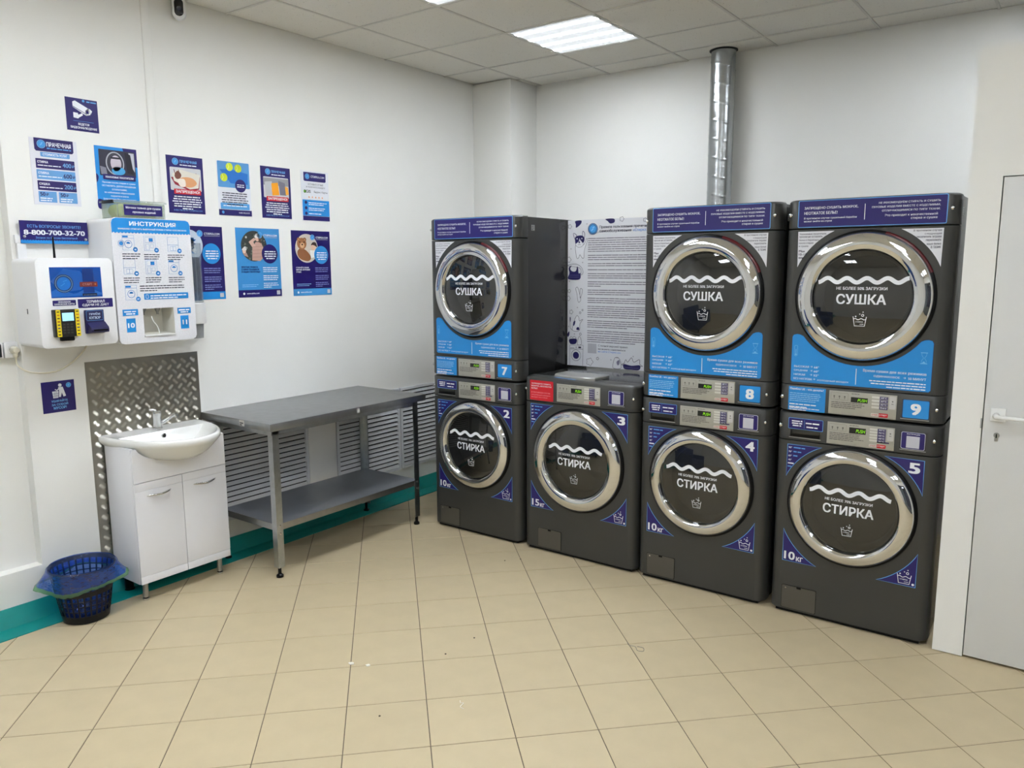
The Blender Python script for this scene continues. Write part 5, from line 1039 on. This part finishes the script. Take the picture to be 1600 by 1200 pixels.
m = MB(); rs = [[tuple(dirc*d + sd*(r*math.cos(2*PI*k/20)) + Vector((0, 0, 1))*(r*math.sin(2*PI*k/20)-0.006) + Vector((0, 0, 0.065))) for k in range(20)] for r, d in ((0.012, 0.031), (0.012, 0.0335), (0.007, 0.0325), (0.0003, 0.032))]; m.rings(rs, mat('lens_blue', (28, 30, 46), 0.1), True); m.build('camera_lens', cc, 40)
m = MB(); m.lathe([(0.03, 0.113), (0.022, 0.10), (0.018, 0.08)], (-0.005, 0, 0), 'z', m_plast, 20, True, True); m.build('camera_mount', cc, 40)

# ------------------------------------------------------------------ tread plate, vanity unit with basin, mixer tap
tp = tag(box('tread_plate', (0, -0.303, 0), (0.002, 0.303, 1.19), mat('tread_aluminium', (150, 146, 136), 0.33, 1.0, 0.12, 7, 0.1, 40)), 'aluminium tread plate sheet fixed to the wall behind the basin', 'wall panel'); tp.location = (XW+0.0005, 0.80, 0.010)
m = MB(); pitch = 0.054; m_trd = mat('tread_bar', (214, 210, 200), 0.26, 1.0, 0.05, 20)
for i in range(-10, 11):
    for j in range(0, 48):
        cy_, cz_ = (i+0.5*(j % 2))*pitch*1.0, (j+0.5)*pitch*0.5
        if abs(cy_) > 0.285 or cz_ > 1.17: continue
        a = math.radians(45 if j % 2 == 0 else -45)
        d = Vector((math.cos(a), math.sin(a))); n_ = Vector((-d.y, d.x))
        for k in range(-2, 3):
            c0 = Vector((cy_, cz_)) + n_*(k*0.0066); Lh, wh = 0.0165, 0.0021
            ends = [c0 - d*Lh, c0 + n_*wh, c0 + d*Lh, c0 - n_*wh]
            vs = [(0.002, e.x, e.y) for e in ends] + [(0.0040, c0.x - d.x*0.010, c0.y - d.y*0.010), (0.0040, c0.x + d.x*0.010, c0.y + d.y*0.010)]
            m.add(vs, [(0, 3, 4), (0, 4, 1), (1, 4, 5), (1, 5, 2), (2, 5, 3), (3, 5, 4)], m_trd)
ob = m.build('tread_bars', tp); ob['kind'] = 'stuff'
va = empty('vanity_unit', (XW, 0.805, 0), 'white two-door vanity cabinet on short legs under the washbasin', 'cabinet')
V0 = va.location; CF = 0.235-XW                          # cabinet front, local x
y0c, y1c = -0.252, 0.252
m = MB(); m.box((0.012, y0c+0.017, 0.094), (CF-0.018, y1c-0.017, 0.690), m_cab, 0.001); m.build('carcass', va, 40)
for a in (y0c, y1c-0.016): m = MB(); m.box((0.012, a, 0.094), (CF-0.018, a+0.016, 0.784), m_cab, 0.001); m.build('side_panel', va, 40)
cut = [(0.236*math.cos(PI*k/24), 0.806 - 0.108*math.sin(PI*k/24)) for k in range(25)]; cut = [p for p in cut if p[1] < 0.781]
m = MB(); m.prism([(y0c+0.001, 0.613), (y1c-0.001, 0.613), (y1c-0.001, 0.782)] + [(cut[0][0], 0.782)] + cut + [(cut[-1][0], 0.782), (y0c+0.001, 0.782)], 'x', CF-0.017, CF, m_cab); m.build('apron_panel', va)
for a, b in ((y0c+0.001, -0.0015), (0.0015, y1c-0.001)):
    m = MB(); m.box((CF-0.017, a, 0.096), (CF-0.003, b, 0.6095), m_cab, 0.001); m.box((CF-0.004, a, 0.5705), (CF, b, 0.6095), m_cab, 0.001); m.box((CF-0.004, a, 0.135), (CF, b, 0.5690), m_cab, 0.0012); m.box((CF-0.004, a, 0.096), (CF, b, 0.1335), m_cab, 0.001); d_ = m.build('cabinet_door', va, 40)
    yc = (a+b)/2 - 0.001; h_ = MB(); pts = bez([(CF-0.002, yc-0.064, 0.541), (CF+0.008, yc-0.045, 0.543), (CF+0.020, yc, 0.541), (CF+0.010, yc+0.045, 0.546), (CF-0.002, yc+0.064, 0.549)], 5)
    rr_ = [0.002+0.0045*math.sin(PI*k/(len(pts)-1)) for k in range(len(pts))]; h_.tube(pts, rr_, m_chrome, 10); h_.build('bow_handle', d_, 60)
for i, (x, y) in enumerate(((CF-0.035, y0c+0.035), (CF-0.035, y1c-0.050), (0.05, y0c+0.05), (0.05, y1c-0.05))):
    m = MB(); mt_ = m_steel if i < 2 else m_black; r_ = 0.014 if i < 2 else 0.022; m.lathe([(r_, 0.094), (r_, 0.018), (r_*0.9, 0.016)], (x, y, 0), 'z', mt_, 16, True, True); m.lathe([(r_*0.9, 0.012), (r_*1.15, 0.010), (r_*1.15, 0.0)], (x, y, 0), 'z', m_chrome if i < 2 else m_black, 16, True, True); m.lathe([(r_*0.95, 0.017), (r_*0.95, 0.010)], (x, y, 0), 'z', m_black, 14); m.build('leg', va, 40)
# basin
ws = empty('washbasin', (XW, 0.803, 0.70), 'white ceramic half-round washbasin on the vanity cabinet', 'washbasin')
def bring(xb, xf, hw, z, p=2.3, n=40, yo=0.0):
    out = []
    for k in range(n+1):
        t = PI*k/n; c_, s_ = math.cos(t), math.sin(t)
        out.append((xb + (xf-xb)*(abs(s_)**(2/p)), yo - hw*math.copysign(abs(c_)**(2/p), c_), z))
    for k in range(1, 8): f_ = k/8; out.append((xb, yo + hw - 2*hw*f_, z))
    return out
D_ = 0.46; Z0 = 0.70
rings = [bring(0.12, 0.33, 0.12, 0.700-Z0, 2.0), bring(0.06, 0.375, 0.175, 0.712-Z0, 2.0), bring(0.03, 0.41, 0.215, 0.735-Z0, 2.05), bring(0.014, 0.437, 0.243, 0.765-Z0, 2.1), bring(0.009, 0.452, 0.262, 0.785-Z0, 2.15), bring(0.007, D_, 0.272, 0.797-Z0, 2.15), bring(0.007, D_, 0.273, 0.816-Z0, 2.15), bring(0.008, D_-0.006, 0.268, 0.8235-Z0, 2.15), bring(0.006, D_-0.016, 0.258, 0.8245-Z0, 2.15), bring(0.125, D_-0.028, 0.232, 0.8195-Z0, 2.1), bring(0.133, D_-0.042, 0.215, 0.800-Z0, 2.0), bring(0.145, D_-0.075, 0.175, 0.765-Z0, 2.0), bring(0.165, D_-0.13, 0.115, 0.735-Z0, 2.0), bring(0.21, D_-0.20, 0.03, 0.724-Z0, 2.0)]
m = MB(); m.rings(rings, m_ceramic, True, True, True); m.build('bowl', ws, 50)
m = MB(); m.lathe([(0.013, 0.0), (0.013, 0.003), (0.009, 0.004), (0.009, 0.001)], (0.136, -0.002, 0.795-Z0), 'x', m_chrome, 20); m.lathe([(0.009, 0.002), (0.0003, 0.002)], (0.136, -0.002, 0.795-Z0), 'x', m_black, 20); m.build('overflow', ws, 40)
tap = empty('mixer_tap', (XW+0.075, 0.803, 0.8255), 'chrome single-lever mixer tap on the back of the washbasin', 'tap')
m = MB(); m.lathe([(0.026, 0.0), (0.026, 0.006), (0.022, 0.010), (0.022, 0.062), (0.025, 0.066), (0.025, 0.088), (0.018, 0.096), (0.0005, 0.098)], (0, 0, 0), 'z', m_chrome, 28, True); m.build('tap_body', tap, 40)
m = MB(); m.tube([(0.0, 0.0, 0.022), (0.012, 0.03, 0.034), (0.022, 0.07, 0.060), (0.026, 0.085, 0.066)], [0.014, 0.0125, 0.011, 0.011], m_chrome, 14); m.lathe([(0.011, 0.004), (0.0115, 0.0), (0.0115, -0.016), (0.008, -0.017)], (0.027, 0.090, 0.066), 'z', m_chrome, 16, True, True); m.build('spout', tap, 50)
m = MB(); m.tube([(0, 0, 0.090), (-0.006, -0.018, 0.100), (-0.01, -0.034, 0.104)], [0.010, 0.008, 0.006], m_chrome, 10); m.build('lever', tap, 50)

# ------------------------------------------------------------------ louvred panels under the table
m_lou = mat('louvre_white', (214, 216, 220), 0.4, 0, 0.015, 6)
def louvre(no, ya, yb, label):
    z0, z1 = 0.195, 0.790; e = empty('louvred_panel', (XW, (ya+yb)/2, z0), label, 'vent panel', 'louvred panels on the left wall'); hw = (yb-ya)/2; H = z1-z0
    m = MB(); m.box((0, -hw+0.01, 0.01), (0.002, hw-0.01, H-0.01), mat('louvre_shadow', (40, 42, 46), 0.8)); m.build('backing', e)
    m = MB(); m.box((0, -hw, 0), (0.016, -hw+0.018, H), m_lou); m.box((0, hw-0.018, 0), (0.016, hw, H), m_lou); m.box((0, -hw+0.018, 0), (0.016, hw-0.018, 0.018), m_lou); m.box((0, -hw+0.018, H-0.018), (0.016, hw-0.018, H), m_lou); m.build('frame', e)
    sl = None; n = int((H-0.036)/0.0302)
    for k in range(n):
        if sl is None:
            m = MB(); L_ = hw-0.018; m.prism([(0.002, 0.0195), (0.004, 0.0215), (0.0155, 0.0035), (0.0155, 0.001), (0.0135, 0.001)], 'y', -L_, L_, m_lou); o = m.build('slat', e); sl = o.data
        else: o = bpy.data.objects.new('slat', sl); COL.objects.link(o); o.parent = e
        o.location = (0, 0, 0.019+k*(H-0.036)/n)
louvre(1, 1.135, 1.825, 'white louvred vent panel under the left half of the table')
louvre(2, 2.065, 2.655, 'white louvred vent panel under the right end of the table')
louvre(3, 2.668, 3.30, 'white louvred vent panel nearest the washer, past the table')
struct(box('trim_2', (XW-0.001, 1.832, 0.19), (XW+0.012, 2.058, 0.792), m_white, bev=0.002))

# ------------------------------------------------------------------ steel work table
tb = empty('work_table', (0.27, 1.69, 0), 'stainless steel work table with lower shelf beside the washbasin', 'table')
X0, X1, Y0, Y1, ZT = -0.032-0.27, 0.585-0.27, 1.098-1.69, 2.272-1.69, 0.860
m = MB(); m.box((X0, Y0, ZT-0.040), (X1, Y1, ZT), m_steel, 0.003); m.build('table_top', tb, 40)
m = MB(); m.box((X0+0.05, Y0+0.045, ZT-0.075), (X1-0.055, Y0+0.049, ZT-0.041), m_galv); m.box((X0+0.05, Y1-0.049, ZT-0.075), (X1-0.055, Y1-0.045, ZT-0.041), m_galv); m.box((X1-0.064, Y0+0.05, ZT-0.075), (X1-0.060, Y1-0.05, ZT-0.041), m_galv); m.build('under_frame', tb)
lx = (0.045-0.27, 0.505-0.27); ly = (1.172-1.69, 2.238-1.69); a_ = 0.040; t_ = 0.003
for i, x in enumerate(lx):
    for j, y in enumerate(ly):
        sx, sy = (1 if i else -1), (1 if j else -1); m = MB()
        xo_, yo_ = x+sx*0.020, y+sy*0.020
        def bb(xa, xb, ya, yb, za, zb, mt): m.box((min(xa, xb), min(ya, yb), za), (max(xa, xb), max(ya, yb), zb), mt)
        bb(xo_, xo_-sx*a_, yo_, yo_-sy*t_, 0.055, ZT-0.041, m_galv); bb(xo_, xo_-sx*t_, yo_-sy*t_, yo_-sy*a_, 0.055, ZT-0.041, m_galv)
        lg = m.build('leg', tb)
        m = MB(); m.lathe([(0.019, 0), (0.019, 0.012), (0.009, 0.020), (0.009, 0.058)], (x+sx*0.004, y+sy*0.004, 0), 'z', m_black, 14, True, True); m.build('foot', lg, 40)
        for zz in (0.288, 0.245):
            m = MB(); m.lathe([(0.006, 0), (0.006, 0.003), (0.0005, 0.004)], (xo_ if i else xo_-0.004, y, zz), 'x', m_chrome, 10); m.build('bolt', lg, 40)
m = MB(); m.box((lx[0]-0.016, ly[0]-0.016, 0.293), (lx[1]+0.016, ly[1]+0.016, 0.297), m_shelf); m.box((lx[1]+0.013, ly[0]+0.002, 0.262), (lx[1]+0.0165, ly[1]-0.002, 0.297), m_steel); m.box((lx[0]+0.002, ly[0]-0.0165, 0.262), (lx[1]-0.002, ly[0]-0.013, 0.297), m_steel); m.box((lx[0]+0.002, ly[1]+0.013, 0.262), (lx[1]-0.002, ly[1]+0.0165, 0.297), m_steel); m.build('shelf', tb)
q = Print(tb, (0, Y0-0.0008, 0), XU, ZV, YN); q.rect('price_tag', (206, 204, 196), 0.055, ZT-0.036, 0.098, ZT-0.003, 1); q.para('price_tag', (60, 60, 60), 0.059, 0.094, ZT-0.012, 2, 0.010, 0.6, l=2); q.build()
q = Print(tb, (X1+0.0008, 0, 0), WU, ZV, WN); q.rect('maker_tag', (196, 196, 192), 0.000, ZT-0.034, 0.022, ZT-0.006, 1); q.build()

# ------------------------------------------------------------------ waste basket with bag
wb = empty('waste_basket', (0.150, 0.318, 0.0045), 'black lattice plastic waste basket on the floor beside the vanity cabinet', 'waste basket')
m_bk = mat('basket_black', (8, 8, 11), 0.4, spec=0.3); HB = 0.262; rb, rt = 0.098, 0.140
rad = lambda z: rb + (rt-rb)*z/HB
m = MB(); m.lathe([(0.0005, 0.004), (rb, 0.004), (rb+0.002, 0.0), (rb+0.003, 0.0), (rad(0.035)+0.002, 0.035), (rad(0.035)-0.002, 0.035), (rb-0.002, 0.006)], (0, 0, 0), 'z', m_bk, 40, True); m.build('base', wb, 40)
m = MB(); m.lathe([(rad(0.243), 0.243), (rt+0.002, HB), (rt+0.007, HB-0.001), (rt+0.007, HB-0.007), (rt+0.003, HB-0.008), (rad(0.243)+0.003, 0.243)], (0, 0, 0), 'z', m_bk, 40); m.build('rim', wb, 40)
m = MB(); m.lathe([(rad(0.135), 0.135), (rad(0.16), 0.16), (rad(0.16)+0.003, 0.16), (rad(0.135)+0.003, 0.135), (rad(0.135), 0.135)], (0, 0, 0), 'z', m_bk, 40); m.build('middle_band', wb, 40)
for z in (0.060, 0.085, 0.110, 0.186, 0.212):
    m = MB(); m.lathe([(rad(z), z), (rad(z)+0.003, z), (rad(z)+0.003, z+0.004), (rad(z), z+0.004), (rad(z), z)], (0, 0, 0), 'z', m_bk, 40); m.build('hoop', wb)
rib = None
for k in range(28):
    if rib is None:
        m = MB(); m.rings([[(rad(z), -0.0035, z), (rad(z)+0.003, -0.0035, z), (rad(z)+0.003, 0.0035, z), (rad(z), 0.0035, z)] for z in (0.030, 0.14, 0.247)], m_bk, True, True, True); o = m.build('rib', wb); rib = o.data
    else: o = bpy.data.objects.new('rib', rib); COL.objects.link(o); o.parent = wb
    o.rotation_euler = (0, 0, 2*PI*k/28)
# bag: liner inside, turned over the rim, hanging lower at one side
bg = empty('bin_bag', (0.150, 0.318, 0.010), 'translucent blue bin bag lining the black waste basket, turned over its rim', 'bag')
rg = random.Random(11); n = 72
def wob(k, f, s): return s*(math.sin(f*2*PI*k/n+1.3)+0.6*math.sin((2*f+1)*2*PI*k/n+0.4))
rs = []
for z, r_, s in ((0.012, 0.075, 0.004), (0.03, 0.088, 0.005), (0.10, rad(0.10)-0.010, 0.003), (0.18, rad(0.18)-0.008, 0.003), (0.24, rad(0.24)-0.005, 0.002), (HB+0.001, rt+0.0005, 0.001), (HB+0.004, rt+0.005, 0.001), (HB-0.004, rt+0.011, 0.001)):
    rs.append([((r_+wob(k, 7, s))*math.cos(2*PI*k/n), (r_+wob(k, 7, s))*math.sin(2*PI*k/n), z-0.006) for k in range(n)])
m = MB(); m.rings(rs, m_liner, True, True); m.build('liner', bg, 60)
hem0 = []; skirt_r = []
for k in range(n):
    a = 2*PI*k/n
    drop = 0.050 + 0.062*(0.5+0.5*math.cos(a-math.radians(-60)))**1.5 + 0.007*math.sin(4*a)
    flare = -0.008 + 0.075*max(0, math.cos(a-math.radians(-122)))**8 + 0.065*max(0, math.cos(a-math.radians(52)))**10 + 0.004*math.sin(9*a+1)
    hem0.append((a, drop, flare))
rs = []
for t in (0.0, 0.15, 0.35, 0.6, 0.82):
    rs.append([((rt+0.0115 - 0.15*d*t + f*t**1.3 + 0.003*t*math.sin(23*a+3*t))*math.cos(a), (rt+0.0115 - 0.15*d*t + f*t**1.3 + 0.003*t*math.sin(23*a+3*t))*math.sin(a), HB-0.010 - d*t) for a, d, f in hem0])
m = MB(); m.rings(rs, m_bag, True); m.build('overhang', bg, 60)
rs = []
for t, w_ in ((0.82, 0), (0.92, 0.004), (1.0, 0.001)):
    rs.append([((rt+0.0115 - 0.15*d*t + w_ + f*t**1.3 + 0.003*t*math.sin(23*a+3*t))*math.cos(a), (rt+0.0115 - 0.15*d*t + w_ + f*t**1.3 + 0.003*t*math.sin(23*a+3*t))*math.sin(a), HB-0.010 - d*t) for a, d, f in hem0])
m = MB(); m.rings(rs, m_bagtie, True); m.build('drawstring_hem', bg, 60)

# ------------------------------------------------------------------ small things on the floor
def scrap(name, x, y, pts, label, h=0.0012, c=(236, 234, 226)):
    m = MB(); m.prism(pts, 'z', 0, h, ink(c, 0.6)); o = m.build(name); o.location = (x, y, 0.0005); tag(o, label, 'litter')
scrap('paper_scrap', 1.528, 0.751, [(-0.012, -0.006), (0.004, -0.010), (0.014, 0.001), (0.006, 0.009), (-0.004, 0.006)], 'tiny white paper scrap on the floor, left of two', 0.004)
scrap('paper_scrap', 1.597, 0.781, [(-0.009, -0.005), (0.005, -0.009), (0.010, 0.004), (-0.002, 0.008)], 'tiny white paper scrap on the floor, right of two', 0.004)
m = MB(); m.tube(bez([(-0.02, 0.012, 0.0015), (-0.008, 0.0, 0.002), (0.002, 0.006, 0.0015), (0.008, -0.02, 0.002), (0.028, -0.024, 0.0015)], 5), 0.0012, ink((236, 234, 226), 0.6), 6); o = m.build('thread'); o.location = (2.105, 0.788, 0.0005); tag(o, 'short white thread on the floor tiles in the foreground', 'thread')
m = MB(); m.tube(bez([(-0.05, 0.02, 0.0016), (-0.03, 0.0, 0.002), (-0.002, 0.004, 0.0016), (0.022, -0.022, 0.002), (0.045, -0.012, 0.0016), (0.032, 0.014, 0.0016), (0.006, 0.006, 0.004)], 5), 0.0013, film('clear_strip', (228, 226, 220), 1.4, 0.1, 0.35, (230, 228, 222)), 6); o = m.build('clear_strip'); o.location = (2.435, 1.575, 0.0005); tag(o, 'looped clear plastic strip on the floor before washer 3', 'litter')

# dark blue sofa against the left wall behind the camera's view (seen only mirrored in the door rings)
sf = empty('sofa', (0.43, -1.75, 0), 'dark blue sofa by the left wall, seen only mirrored in the chrome rings', 'sofa'); m_sofa = mat('sofa_blue', (16, 52, 110), 0.6, 0, 0.06, 30, 0.1, 300)
m = MB(); m.box((-0.38, -0.80, 0.06), (0.38, 0.80, 0.24), m_sofa, 0.02); m.build('sofa_base', sf, 40)
for a, b in ((-0.66, -0.005), (0.005, 0.66)): m = MB(); m.box((-0.20, a, 0.242), (0.40, b, 0.42), m_sofa, 0.04); m.build('seat_cushion', sf, 40)
m = MB(); m.box((-0.38, -0.66, 0.242), (-0.205, 0.66, 0.82), m_sofa, 0.04); m.build('backrest', sf, 40)
for a, b in ((-0.80, -0.665), (0.665, 0.80)): m = MB(); m.box((-0.38, a, 0.242), (0.38, b, 0.60), m_sofa, 0.03); m.build('armrest', sf, 40)
for x in (-0.33, 0.33):
    for y in (-0.74, 0.74): m = MB(); m.lathe([(0.025, 0), (0.025, 0.06)], (x, y, 0), 'z', m_black, 12, True, True); m.build('leg', sf)
crumb = None
for k, (x, y) in enumerate(((1.907, 0.546), (1.805, 1.233), (1.797, 1.046), (1.36, 2.06), (1.42, 2.13))):
    if crumb is None:
        m = MB(); m.lathe([(0.0045, 0), (0.0035, 0.002), (0.0004, 0.003)], (0, 0, 0), 'z', ink((70, 60, 48), 0.7), 7, True); o = m.build('crumb'); crumb = o.data
    else: o = bpy.data.objects.new('crumb', crumb); COL.objects.link(o)
    o.location = (x, y, 0.0003); o.rotation_euler = (0, 0, k); tag(o, 'tiny dark crumb lying on the beige floor tiles', 'crumb', 'dark crumbs on the floor')
